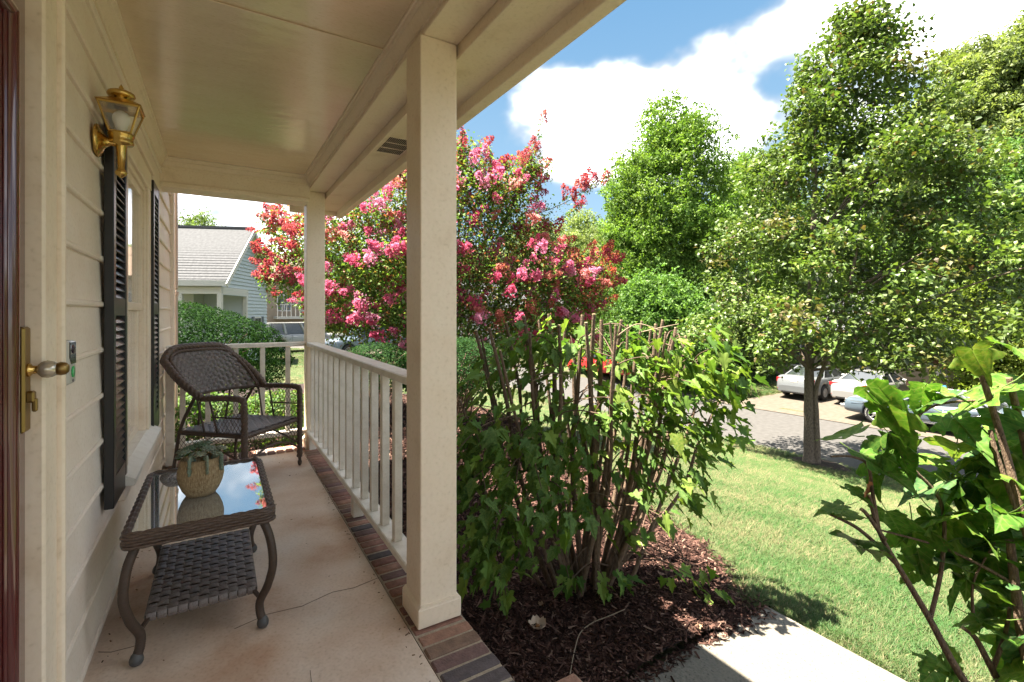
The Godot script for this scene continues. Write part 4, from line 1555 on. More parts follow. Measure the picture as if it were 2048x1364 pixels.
# car: stations along its length give deck height and half width; z runs backwards, the nose is at negative z
func make_car(called: String, label: String, category: String, at: Vector3, turn: float, s: Dictionary) -> Node3D:
	var o := thing(called, at, turn, label, category)
	var paint: Material = M[s.paint]
	var sill: float = s.sill
	var wr: float = s.wheel
	var zs := []
	for q in s.deck:
		zs.append(q[0])
	for zw in s.axles:
		for k in [-1.0, -0.97, -0.85, -0.6, -0.3, 0.0, 0.3, 0.6, 0.85, 0.97, 1.0]:
			zs.append(zw + k * (wr + 0.07))
		zs.append(zw - (wr + 0.072))
		zs.append(zw + (wr + 0.072))
	zs.sort()
	var rings := []
	for z in zs:
		var top := 0.0
		var half := 0.0
		for i in s.deck.size() - 1:
			if z >= s.deck[i][0] - 1e-5 and z <= s.deck[i + 1][0] + 1e-5:
				var f: float = (z - s.deck[i][0]) / (s.deck[i + 1][0] - s.deck[i][0])
				top = lerpf(s.deck[i][1], s.deck[i + 1][1], f)
				half = lerpf(s.deck[i][2], s.deck[i + 1][2], f)
				sill = lerpf(s.deck[i][3], s.deck[i + 1][3], f)
		var yb := sill
		for zw in s.axles:
			var R: float = wr + 0.07
			if absf(z - zw) <= R + 1e-4:
				yb = maxf(yb, wr + sqrt(maxf(0.0, R * R - (z - zw) * (z - zw))))
		yb = minf(yb, top - 0.10)
		var hgt := top - yb
		var c := []
		for q in [[0.90, 0.0], [0.985, 0.06], [1.0, 0.30], [1.0, 0.55], [0.975, 0.80], [0.93, 0.93], [0.82, 1.0], [0.45, 1.02], [0.0, 1.025]]:
			c.append(Vector2(half * q[0], yb + hgt * minf(q[1], 1.0) + (0.02 * (q[1] - 1.0) / 0.025 if q[1] > 1.0 else 0.0)))
		var ring := []
		for q in c:
			ring.append(Vector3(q.x, q.y, z))
		for k in range(c.size() - 2, -1, -1):
			ring.append(Vector3(-c[k].x, c[k].y, z))
		rings.append(ring)
	var st := stn()
	st.set_smooth_group(0)
	for i in rings.size() - 1:
		var m: int = rings[i].size()
		for k in m:
			var k2 := (k + 1) % m
			quad(st, rings[i][k], rings[i][k2], rings[i + 1][k2], rings[i + 1][k])
	st.set_smooth_group(-1)
	for e in [0, rings.size() - 1]:
		var r: Array = rings[e]
		var mid := Vector3(0, (r[0].y + r[8].y) / 2, r[0].z)
		for k in r.size():
			tri_out(st, mid, r[k], r[(k + 1) % r.size()], Vector3(0, mid.y, 0))
	part("body", st, paint, o)
	st = stn()   # dark floor pan behind the wheels
	span(st, -s.half * 0.80, s.half * 0.80, s.sill + 0.02, s.sill + 0.35, s.deck[0][0] + 0.25, s.deck[s.deck.size() - 1][0] - 0.25)
	part("floor_pan", st, M.rubber, o)
	# cabin: belt line quad and roof quad
	var c: Array = s.cabin    # [belt z0, roof z0, roof z1, belt z1, belt y, roof y, belt half, roof half]
	var b0 := [Vector3(c[6], c[4], c[0]), Vector3(-c[6], c[4], c[0]), Vector3(-c[6], c[4], c[3]), Vector3(c[6], c[4], c[3])]
	var r0 := [Vector3(c[7], c[5], c[1]), Vector3(-c[7], c[5], c[1]), Vector3(-c[7], c[5], c[2]), Vector3(c[7], c[5], c[2])]
	st = stn()
	st.set_smooth_group(-1)
	var cen := Vector3(0, (c[4] + c[5]) / 2, (c[0] + c[3]) / 2)
	for k in 4:
		var k2 := (k + 1) % 4
		quad_out(st, b0[k], b0[k2], r0[k2], r0[k], cen)
	part("glazing", st, M.car_glass, o)
	st = stn()
	st.set_smooth_group(0)
	var rows := []
	for i in 7:
		var z := lerpf(c[1] - 0.03, c[2] + 0.05, i / 6.0)
		var row := []
		var crown_y: float = c[5] + 0.045 * sin(PI * (0.15 + 0.7 * i / 6.0)) - 0.01
		for k in 9:
			var a := -1.0 + k / 4.0
			row.append(Vector3((c[7] + 0.02) * a, crown_y - 0.055 * pow(absf(a), 3.0), z))
		rows.append(row)
	for i in 6:
		for k in 8:
			quad_out(st, rows[i][k], rows[i + 1][k], rows[i + 1][k + 1], rows[i][k + 1], Vector3(0, -20, 0))
			quad_out(st, rows[i][k] - Vector3(0, 0.03, 0), rows[i + 1][k] - Vector3(0, 0.03, 0), rows[i + 1][k + 1] - Vector3(0, 0.03, 0), rows[i][k + 1] - Vector3(0, 0.03, 0), Vector3(0, 20, 0))
	part("roof", st, M[s.get("roof", s.paint)], o)
	st = stn()
	for k in 4:
		tube(st, PackedVector3Array([b0[k], b0[k].lerp(r0[k], 0.5) * Vector3(1.012, 1, 1), r0[k]]), [0.045 if k > 1 else 0.033], 6)
	for sx in [1, -1]:
		tube(st, PackedVector3Array([r0[0] * Vector3(sx, 1, 1), r0[3] * Vector3(sx, 1, 1)]), [0.03], 6)
		for f in s.pillars:
			var p := Vector3(sx * (c[6] + 0.004), c[4], lerpf(c[0], c[3], f[0]))
			var q := Vector3(sx * (c[7] + 0.004), c[5], lerpf(c[1], c[2], f[1]))
			tube(st, PackedVector3Array([p, q]), [f[2]], 6)
	part("pillar_frame", st, M[s.get("roof", s.paint)], o)
	for sx in [1, -1]:
		for zw in s.axles:
			wheel(o, Vector3(sx * (s.half - 0.085), wr, zw), sx, wr, s.get("spokes", 10), s.get("lettered", false))
	for l in s.lights:   # [kind, x, y, z, sx, sy, sz]
		for sx in [1, -1]:
			if l[1] == 0.0 and sx < 0:
				continue
			st = stn()
			box(st, Vector3(l[1] * sx, l[2], l[3]), Vector3(l[4], l[5], l[6]), 0.012)
			part(l[0], st, M[l[7]], o)
	# door seams and handles as thin proud strips
	for sx in [1, -1]:
		for zd in s.seams:
			st = stn()
			span(st, sx * (s.half - 0.012), sx * (s.half + 0.003), s.sill + 0.12, c[4] - 0.06, zd - 0.005, zd + 0.005)
			part("door_seam", st, M.rubber, o)
			st = stn()
			span(st, sx * (s.half - 0.02), sx * (s.half + 0.02), c[4] - 0.17, c[4] - 0.14, zd - 0.26, zd - 0.10, 0.006)
			part("door_handle", st, M.chrome, o)
		st = stn()
		box(st, Vector3(sx * (c[6] + 0.10), c[4] + 0.05, c[0] + 0.42), Vector3(0.18, 0.11, 0.09), 0.03)
		part("side_mirror", st, paint, o)
	return o


func wheel(o: Node3D, at: Vector3, sx: float, r: float, spokes: int, lettered: bool):
	var side := Basis(Vector3(0, 0, 1), -PI / 2 * sx)   # local y points away from the car
	var st := stn()
	lathe(st, [Vector2(r * 0.62, -0.10), Vector2(r * 0.90, -0.11), Vector2(r, -0.08), Vector2(r, 0.07), Vector2(r * 0.95, 0.098), Vector2(r * 0.72, 0.108), Vector2(r * 0.64, 0.09), Vector2(r * 0.62, 0.05), Vector2(r * 0.60, -0.06), Vector2(0, -0.06)], 32)
	var tyre := part("wheel", st, M.tyre, o, Transform3D(side, at))
	st = stn()
	lathe(st, [Vector2(r * 0.625, 0.088), Vector2(r * 0.625, 0.096), Vector2(r * 0.58, 0.098), Vector2(r * 0.56, 0.06), Vector2(r * 0.54, 0.02)], 28)
	lathe(st, [Vector2(r * 0.16, 0.03), Vector2(r * 0.17, 0.08), Vector2(r * 0.12, 0.095), Vector2(0, 0.097)], 14)
	for k in spokes:
		var q := Basis(Vector3.UP, TAU * k / spokes)
		bar(st, q * Vector3(r * 0.13, 0.066, 0), q * Vector3(r * 0.57, 0.072, 0), 0.022 if spokes > 6 else 0.05, 0.03, Vector3.UP, 0.006)
	part("rim", st, M.alloy, tyre)
	if lettered:
		st = stn()
		for k in range(0, 30):
			if k % 15 < 10:
				var q := Basis(Vector3.UP, TAU * k / 30.0)
				box(st, q * Vector3(r * 0.82, 0.1055, 0), Vector3(r * 0.075, 0.004, r * 0.11), 0.0, q)
		part("tyre_lettering", st, M.white_trim, tyre)


func make_cars():
	var sedan := {"paint": "white_car", "sill": 0.22, "wheel": 0.33, "half": 0.91, "axles": [-1.42, 1.38],
		"deck": [[-2.40, 0.55, 0.66, 0.30], [-2.34, 0.66, 0.76, 0.24], [-2.1, 0.76, 0.86, 0.22], [-1.5, 0.88, 0.90, 0.22], [-0.95, 0.97, 0.91, 0.22], [1.2, 1.02, 0.91, 0.22], [1.85, 1.06, 0.90, 0.22], [2.22, 1.06, 0.86, 0.26], [2.36, 0.92, 0.80, 0.30], [2.42, 0.60, 0.72, 0.34]],
		"cabin": [-0.98, -0.22, 0.78, 1.66, 0.97, 1.40, 0.80, 0.58], "pillars": [[0.48, 0.50, 0.028], [0.86, 0.97, 0.05]], "seams": [0.30, 1.16],
		"lights": [["tail_light", 0.62, 0.90, 2.31, 0.46, 0.15, 0.10, "tail"], ["reflector", 0.66, 0.45, 2.405, 0.18, 0.04, 0.02, "tail"], ["licence_plate", 0.0, 0.84, 2.385, 0.34, 0.13, 0.02, "white_trim"], ["head_light", 0.60, 0.64, -2.30, 0.36, 0.14, 0.16, "chrome"], ["bumper_strip", 0.0, 0.33, 2.405, 1.15, 0.08, 0.03, "rubber"]]}
	var p := Vector3(25.8, 0, -10.25)
	p.y = ground_y(p.x, p.z) + 0.025
	make_car("white_sedan", "white sedan parked nose-in with red tail lights towards the street, behind the pear tree trunk", "car", p, -PI / 2, sedan)
	var silver := sedan.duplicate(true)
	silver.paint = "silver_car"
	silver.lights[0] = ["tail_light", 0.70, 0.86, 2.27, 0.26, 0.22, 0.14, "tail"]
	p = Vector3(25.4, 0, -12.55)
	p.y = ground_y(p.x, p.z) + 0.025
	make_car("silver_sedan", "silver sedan parked beside the white sedan, partly hidden by the pear tree trunk", "car", p, -PI / 2 + 0.05, silver)
	var red := sedan.duplicate(true)
	red.paint = "red_car"
	p = Vector3(19.0, 0, -20.9)
	p.y = ground_y(p.x, p.z) + 0.02
	make_car("red_car", "red car glimpsed between the pruned shrub's cut canes, across the street", "car", p, 0.12, red)
	var coupe := {"paint": "blue_car", "roof": "vinyl", "sill": 0.26, "wheel": 0.34, "half": 0.96, "axles": [-1.50, 1.42], "spokes": 5, "lettered": true,
		"deck": [[-2.55, 0.60, 0.86, 0.36], [-2.50, 0.76, 0.92, 0.33], [-2.42, 0.82, 0.94, 0.30], [-1.5, 0.88, 0.96, 0.26], [-0.70, 0.93, 0.96, 0.26], [0.4, 0.94, 0.96, 0.26], [1.0, 0.98, 0.965, 0.26], [1.6, 0.98, 0.96, 0.26], [2.35, 0.90, 0.90, 0.32], [2.50, 0.84, 0.86, 0.36], [2.54, 0.62, 0.82, 0.38]],
		"cabin": [-0.74, 0.02, 1.05, 1.85, 0.92, 1.34, 0.83, 0.62], "pillars": [[0.70, 0.72, 0.07], [0.78, 0.82, 0.08], [0.86, 0.92, 0.08]], "seams": [0.72],
		"lights": [["head_light", 0.62, 0.68, -2.52, 0.36, 0.16, 0.06, "chrome"], ["grille", 0.0, 0.66, -2.54, 0.8, 0.2, 0.04, "rubber"], ["front_bumper", 0.0, 0.48, -2.60, 1.78, 0.13, 0.16, "chrome"], ["rear_bumper", 0.0, 0.50, 2.58, 1.74, 0.13, 0.14, "chrome"], ["tail_light", 0.55, 0.72, 2.53, 0.40, 0.13, 0.04, "tail"]]}
	p = Vector3(21.86, 0, -6.85)
	p.y = ground_y(p.x, p.z) + 0.025
	var blue := make_car("blue_coupe", "old light blue two-door coupe with grey roof and five-spoke wheels parked across the street", "car", p, 0.03, coupe)
	var st := stn()   # an open steering wheel behind the windscreen
	var ring := []
	for k in 17:
		var a := TAU * k / 16
		ring.append(Vector3(-0.36 + 0.19 * cos(a), 0.98 + 0.17 * sin(a), -0.12 + 0.07 * sin(a)))
	tube(st, PackedVector3Array(ring), [0.012], 6, false)
	part("steering_wheel", st, M.rubber, blue)
	st = stn()
	for sx in [1, -1]:
		span(st, sx * 0.958, sx * 0.968, 0.30, 0.335, -1.05, 0.98)
		span(st, sx * 0.958, sx * 0.967, 0.72, 0.735, -2.3, 2.2)
	part("trim_strip", st, M.chrome, blue)
	# pickup and estate far off beyond the porch corner
	var truck := {"paint": "white_car", "sill": 0.42, "wheel": 0.39, "half": 0.99, "axles": [-1.75, 1.75],
		"deck": [[-2.75, 0.85, 0.90, 0.5], [-2.70, 1.05, 0.95, 0.44], [-1.3, 1.16, 0.98, 0.42], [-1.0, 1.20, 0.99, 0.42], [1.0, 1.20, 0.99, 0.42], [2.6, 1.20, 0.97, 0.44], [2.72, 1.15, 0.95, 0.48], [2.76, 0.75, 0.93, 0.50]],
		"cabin": [-1.15, -0.55, 2.45, 2.68, 1.18, 1.86, 0.90, 0.76], "pillars": [[0.36, 0.36, 0.09], [0.68, 0.70, 0.10], [0.94, 0.97, 0.10]], "seams": [0.1, 1.1],
		"lights": [["tail_light", 0.86, 1.02, 2.72, 0.14, 0.36, 0.06, "tail"], ["head_light", 0.70, 0.92, -2.72, 0.36, 0.18, 0.06, "chrome"], ["rear_bumper", 0.0, 0.58, 2.78, 1.8, 0.14, 0.12, "chrome"]]}
	p = Vector3(4.7, 0, -34.0)
	p.y = maxf(ground_y(p.x, p.z) + 0.02, road_y(p.z) + 0.05)
	make_car("white_estate", "big white estate car parked beyond the lawn, seen behind the far porch column", "car", p, -PI / 2 + 0.25, truck)
	var dark := truck.duplicate(true)
	dark.paint = "slate_car"
	dark.cabin = [-1.15, -0.55, 0.55, 0.80, 1.18, 1.84, 0.90, 0.76]
	p = Vector3(8.0, 0, -30.3)
	p.y = maxf(ground_y(p.x, p.z) + 0.02, road_y(p.z) + 0.05)
	make_car("slate_pickup", "slate blue pickup parked on the drive, glimpsed under the crape myrtle blossom", "pickup", p, PI / 2 + 0.2, dark)


# ---------------------------------------------------------------- trees

func leaf_mesh(l: float, w: float, fold := 0.12, droop := 0.15) -> ArrayMesh:
	var st := stn()
	st.set_smooth_group(-1)
	var b := Vector3()
	var m := Vector3(0, 0.02 * l, l * 0.5)
	var t := Vector3(0, -droop * l, l)
	var lf := Vector3(-w * 0.5, fold * w, l * 0.42)
	var rt := Vector3(w * 0.5, fold * w, l * 0.42)
	for q in [[b, lf, m], [lf, t, m], [b, m, rt], [m, t, rt]]:
		tri(st, q[0], q[1], q[2])
	return baked(st)


func leaf_clump(n: int, l: float, w: float, reach: float, seed_: int) -> ArrayMesh:
	var r := RandomNumberGenerator.new()
	r.seed = seed_
	var st := stn()
	st.set_smooth_group(-1)
	for i in n:
		var d: Vector3 = Vector3(r.randfn(), r.randfn() * 0.7, r.randfn()).normalized() * reach * pow(r.randf(), 0.5)
		var b := Basis(Vector3.UP, r.randf() * TAU) * Basis(Vector3.RIGHT, r.randf_range(-0.2, 1.0)) * Basis(Vector3.BACK, r.randf_range(-0.7, 0.7))
		var s := r.randf_range(0.7, 1.2)
		var m := d + b * Vector3(0, 0, l * 0.5 * s)
		tri(st, d, d + b * Vector3(-w * 0.5, 0.1 * w, l * 0.45) * s, m + b * Vector3(0, -0.12 * l, l * 0.5) * s)
		tri(st, d, m + b * Vector3(0, -0.12 * l, l * 0.5) * s, d + b * Vector3(w * 0.5, 0.1 * w, l * 0.45) * s)
	return baked(st)


func pick(r: RandomNumberGenerator, pal: Array) -> Color:   # palette rows: r, g, b, weight
	var sum := 0.0
	for p in pal:
		sum += p[3]
	var x := r.randf() * sum
	for p in pal:
		x -= p[3]
		if x <= 0.0:
			return Color(p[0], p[1], p[2]) * r.randf_range(0.8, 1.25)
	return Color(pal[0][0], pal[0][1], pal[0][2])


func rand_basis(r: RandomNumberGenerator, scale_ := 1.0, lo := -0.5, hi := 1.1) -> Basis:
	return Basis(Vector3.UP, r.randf() * TAU) * Basis(Vector3.RIGHT, r.randf_range(lo, hi)) * Basis(Vector3.BACK, r.randf_range(-0.8, 0.8)) * Basis.from_scale(Vector3.ONE * scale_)


func prof_at(prof: Array, f: float) -> float:
	for i in prof.size() - 1:
		if f <= prof[i + 1][0]:
			return lerpf(prof[i][1], prof[i + 1][1], (f - prof[i][0]) / (prof[i + 1][0] - prof[i][0]))
	return prof[prof.size() - 1][1]


# s: h height, r trunk radius, prof [[fraction of height, radius]...], clusters, leaves, spread, mesh, mat, pal, limbs, seed
func make_tree(called: String, label: String, at: Vector3, s: Dictionary, group := "") -> Node3D:
	var o := thing(called, at, 0.0, label, "tree", group)
	var r := RandomNumberGenerator.new()
	r.seed = s.seed
	var nz := FastNoiseLite.new()
	nz.seed = s.seed
	nz.frequency = 1.0
	nz.fractal_octaves = 3
	var h: float = s.h
	var f0: float = s.prof[0][0]
	var wide := 0.0
	for p in s.prof:
		wide = maxf(wide, p[1])
	var where: Array[Transform3D] = []
	var tint := PackedColorArray()
	var centres := []
	while centres.size() < s.clusters:
		var f := r.randf_range(f0, 1.0)
		var rad := prof_at(s.prof, f)
		if r.randf() > rad / wide + 0.05:
			continue
		var a := r.randf() * TAU
		var lump := 0.86 + 0.34 * nz.get_noise_3d(cos(a) * 1.6, f * 4.2, sin(a) * 1.6)
		var q := pow(r.randf_range(0.02, 1.0), s.get("shell", 0.42))
		var shift: Vector3 = s.get("lean", Vector3()) * smoothstep(0.1, 0.45, f)
		centres.append(Vector3(cos(a) * rad * lump * q, f * h, sin(a) * rad * lump * q) + shift)
	for c in centres:
		var tone := r.randf_range(0.78, 1.22)
		var hue := pick(r, s.pal)
		var n := int(s.leaves * r.randf_range(0.6, 1.4))
		for k in n:
			var d: Vector3 = Vector3(r.randfn(), r.randfn() * 0.62, r.randfn()).limit_length(1.9) * s.spread
			var col := pick(r, s.pal).lerp(hue, 0.4) * tone
			col.a = 1.0
			where.append(Transform3D(rand_basis(r, r.randf_range(0.65, 1.25), s.get("tilt_lo", -0.4), s.get("tilt_hi", 1.2)), c + d))
			tint.append(col)
	# trunk
	var st := stn()
	var tr: float = s.r
	if tr > 0.0:
		var top: float = h * s.get("trunk_top", 0.72)
		var tp := []
		for k in 9:
			var f := k / 8.0
			tp.append(Vector3(0.05 * h * 0.12 * sin(f * 5.0 + s.seed), top * f, 0.05 * h * 0.1 * cos(f * 4.0 + s.seed)) - Vector3(0.006 * h * sin(s.seed), 0.15 * (1.0 - f), 0.005 * h * cos(s.seed)))
		var path := curve(tp, 5)
		var rads := []
		for i in path.size():
			var f := float(i) / (path.size() - 1)
			rads.append(tr * (1.0 - 0.86 * f) * (1.0 + 0.42 * exp(-path[i].y / (tr * 1.4))) * (1.0 + 0.05 * sin(i * 2.3)))
		tube(st, path, rads, 12)
		var limbs := []
		for k in s.limbs:
			var c: Vector3 = centres[k]
			var b: float = clampf(c.y - Vector2(c.x, c.z).length() * r.randf_range(0.7, 1.3), h * f0 * 1.05, top * 0.95)
			var j := int(b / top * (path.size() - 1))
			var p0 := path[j]
			var mid := p0.lerp(c, 0.5) + Vector3(r.randfn() * 0.03, 0.04 + r.randfn() * 0.02, r.randfn() * 0.03) * h * 0.5
			limbs.append([curve([p0, mid, c], 5), rads[j] * 0.36])
		for l in limbs:
			if s.get("limb_parts", false):
				var ls := stn()
				tube(ls, l[0], taper(l[0].size(), l[1], 0.012), 7)
				part("limb", ls, s.bark, o)
			else:
				tube(st, l[0], taper(l[0].size(), l[1], 0.015), 6)
		part("trunk", st, s.bark, o)
	scatter("crown", s.mesh, s.mat, where, tint, o)
	return o


func make_trees():
	# the round street tree on the lawn's edge
	var pear := {"h": 11.7, "r": 0.135, "seed": 3, "clusters": 560, "leaves": 112, "spread": 0.25, "limbs": 34, "limb_parts": true, "bark": M.bark, "mat": M.glossy_leaf, "mesh": leaf_mesh(0.125, 0.092),
		"prof": [[0.225, 2.3], [0.26, 3.9], [0.35, 4.35], [0.51, 3.6], [0.67, 2.7], [0.78, 2.0], [0.89, 1.3], [1.0, 0.3]], "trunk_top": 0.86, "shell": 0.5, "lean": Vector3(1.0, 0, 0.62),
		"pal": [[0.060, 0.110, 0.026, 4], [0.105, 0.168, 0.036, 6], [0.148, 0.210, 0.048, 3.5], [0.19, 0.225, 0.06, 0.8], [0.15, 0.065, 0.038, 0.5], [0.06, 0.08, 0.045, 2]]}
	var at := Vector3(12.87, 0, -6.55)
	at.y = ground_y(at.x, at.z)
	var t := make_tree("pear_tree", "round-headed street tree with glossy leaves and twin-stemmed trunk at the lawn's edge", at, pear)
	var st := stn()   # the second stem grown together with the first
	tube(st, curve([Vector3(0.05, -0.1, 0.14), Vector3(0.04, 0.6, 0.145), Vector3(0.0, 1.3, 0.15), Vector3(-0.04, 2.1, 0.20), Vector3(-0.2, 3.6, 0.8), Vector3(-0.3, 6.0, 1.3)], 6), taper(31, 0.092, 0.025), 12)
	part("trunk", st, M.bark, t)
	st = stn()
	var ring := []
	for k in 25:
		var a := TAU * k / 24
		ring.append(Vector3(0.05 + 0.55 * cos(a), -0.06, 0.1 + 0.75 * sin(a)))
	lathe(st, [Vector2(0.9, -0.10), Vector2(0.7, 0.02), Vector2(0.4, 0.07), Vector2(0, 0.09)], 20, Transform3D(Basis(), Vector3(0, 0, 0.1)))
	part("mulch_ring", st, M.bed, t)
	var clump := leaf_clump(9, 0.17, 0.12, 0.20, 4)
	var big_clump := leaf_clump(10, 0.26, 0.17, 0.32, 5)
	var maple := [[0.10, 0.19, 0.03, 5], [0.15, 0.255, 0.042, 5], [0.20, 0.30, 0.06, 3], [0.065, 0.125, 0.028, 2]]
	var olive := [[0.19, 0.25, 0.09, 5], [0.26, 0.31, 0.125, 4], [0.12, 0.17, 0.065, 2]]
	var list := [
		["maple_tree", "bright green maple standing just left of the round street tree, beyond the street", 1345, 31.0, 17.2, 4.9, maple, 380, "m"],
		["oak_tree", "very tall olive-green oak rising behind the round street tree's shoulder", 1945, 37.0, 25.0, 6.6, olive, 330, "o"],
		["oak_tree", "tall olive-green oak at the picture's edge, its crown spreading highest over the street", 2095, 33.0, 24.5, 6.2, olive, 300, "o"],
		["sweetgum_tree", "dense mid-green maple with layered boughs hanging over the parked blue coupe", 2030, 24.0, 12.4, 4.7, [[0.085, 0.18, 0.042, 5], [0.13, 0.235, 0.055, 5], [0.05, 0.10, 0.03, 3]], 300, "m"],
		["young_tree", "yellow-green young tree below the dense maple, behind the blue coupe", 2010, 19.5, 6.6, 2.4, [[0.16, 0.22, 0.03, 5], [0.11, 0.18, 0.03, 4], [0.22, 0.26, 0.05, 2]], 130, "s"],
		["dogwood_tree", "low dark green tree filling the gap under the maple, right of the crape myrtle", 1310, 26.0, 5.8, 3.2, [[0.075, 0.16, 0.035, 5], [0.12, 0.22, 0.045, 4]], 150, "m"],
		["elm_tree", "pale green treetop showing above the grey shingle roof", 395, 46.0, 12.2, 4.2, [[0.11, 0.17, 0.05, 5], [0.15, 0.21, 0.07, 4]], 120, "m"],
		["hickory_tree", "soft green tree in the far row behind the crape myrtle's right branches", 1160, 60.0, 14.6, 6.5, olive, 130, "b"],
		["hickory_tree", "far green tree nearest the bright maple in the row behind the crape myrtle", 1250, 56.0, 13.6, 6.0, olive, 120, "b"],
		["hickory_tree", "far green tree behind the crape myrtle's middle, at the end of the street", 1060, 62.0, 14.0, 6.5, olive, 120, "b"],
		["hickory_tree", "far green tree behind the crape myrtle, just right of the near porch column", 950, 60.0, 11.0, 5.0, olive, 110, "b"],
		["hickory_tree", "far green tree behind the crape myrtle between the two porch columns", 740, 62.0, 10.5, 5.0, maple, 110, "b"],
		["hickory_tree", "far green tree behind the brown house at the far porch column", 610, 64.0, 9.0, 5.0, maple, 100, "b"],
		["locust_tree", "shady green tree behind the white sedan, beside the tan house", 1600, 33.0, 9.5, 4.2, maple, 160, "m"],
		["locust_tree", "shady green tree behind the silver sedan at the wood's edge", 1500, 36.0, 15.5, 5.0, maple, 260, "m"],
		["oak_tree", "tall green oak far behind the middle of the round street tree", 1700, 42.0, 15.0, 5.6, maple, 230, "o"],
	]
	for i in list.size():
		var q: Array = list[i]
		var p := pix(q[2], 624, q[3])
		p.y = ground_y(p.x, p.z) - 0.1
		var low: float = {"m": 0.16, "o": 0.22, "s": 0.06, "b": 0.05}[q[8]]
		var w: float = q[5]
		var prof := [[low, w * 0.45], [low + 0.10, w * 0.85], [0.40, w], [0.60, w * 0.92], [0.78, w * 0.68], [0.91, w * 0.38], [1.0, w * 0.08]]
		make_tree(q[0], q[1], p, {"h": q[4], "r": 0.03 * q[4] * 0.5 + 0.05, "seed": 50 + i * 7, "clusters": q[7], "leaves": 42, "spread": 0.62 if q[8] != "b" else 0.9, "limbs": 18, "bark": M.bark, "mat": M.leaf, "mesh": big_clump if q[8] in ["b", "o"] else clump, "prof": prof, "pal": q[6], "shell": 0.36}, "trees along and beyond the street")
	# reddish trunk beside the bin, with boughs above
	at = Vector3(22.9, 0, -5.35)
	at.y = ground_y(at.x, at.z)
	at = pix(1882, 700, 24.0)
	at.y = ground_y(at.x, at.z) - 0.05
	make_tree("cedar_tree", "tree with a shaggy reddish-brown trunk behind the blue coupe's roof", at, {"h": 9.0, "r": 0.33, "seed": 91, "clusters": 110, "leaves": 40, "spread": 0.5, "limbs": 16, "bark": M.red_bark, "mat": M.leaf, "mesh": clump, "prof": [[0.40, 1.8], [0.55, 3.0], [0.75, 2.4], [1.0, 0.3]], "pal": maple})
	at = pix(1918, 700, 24.6)
	at.y = ground_y(at.x, at.z) - 0.05
	make_tree("cedar_tree", "slimmer reddish-brown trunk leaning beside the shaggy one", at, {"h": 8.0, "r": 0.17, "seed": 92, "clusters": 70, "leaves": 40, "spread": 0.5, "limbs": 10, "bark": M.red_bark, "mat": M.leaf, "mesh": clump, "prof": [[0.45, 1.2], [0.6, 2.2], [0.8, 1.8], [1.0, 0.3]], "pal": maple})
	# undergrowth at the wood's edge and a far belt of woods
	var where: Array[Transform3D] = []
	var tint := PackedColorArray()
	var r := RandomNumberGenerator.new()
	r.seed = 77
	for k in 15000:
		var x := r.randf_range(28.0, 40.0)
		var z := r.randf_range(-46.0, 8.0)
		if x < 38.0 and z > -19.0 and z < -1.0:
			x = r.randf_range(37.5, 46.0)
		if z < -20.0:
			x -= (-z - 20.0) * 0.16
		var y := ground_y(x, z) + 3.4 * pow(r.randf(), 1.6) * (0.6 + 0.4 * sin(z * 0.9) * cos(x * 0.8))
		var c := pick(r, maple) * 0.75
		c.a = 1.0
		where.append(Transform3D(rand_basis(r, r.randf_range(0.8, 1.5)), Vector3(x, y, z)))
		tint.append(c)
	var under := scatter("undergrowth", big_clump, M.leaf, where, tint)
	where = []
	tint = PackedColorArray()
	for k in 26000:
		var a := r.randf_range(-0.35, 2.3)
		var dist := r.randf_range(72.0, 100.0)
		var p := Vector3(sin(a), 0, -cos(a)) * dist
		var top := 9.0 + 2.2 * sin(a * 23.0) + 1.6 * sin(a * 57.0 + 1.0)
		p.y = -2.0 + top * pow(r.randf(), 0.6)
		var c := pick(r, olive) * 0.95
		c.a = 1.0
		where.append(Transform3D(rand_basis(r, r.randf_range(2.6, 4.4)), p))
		tint.append(c)
	scatter("far_woods", big_clump, M.leaf, where, tint)


# ---------------------------------------------------------------- crape myrtle in bloom

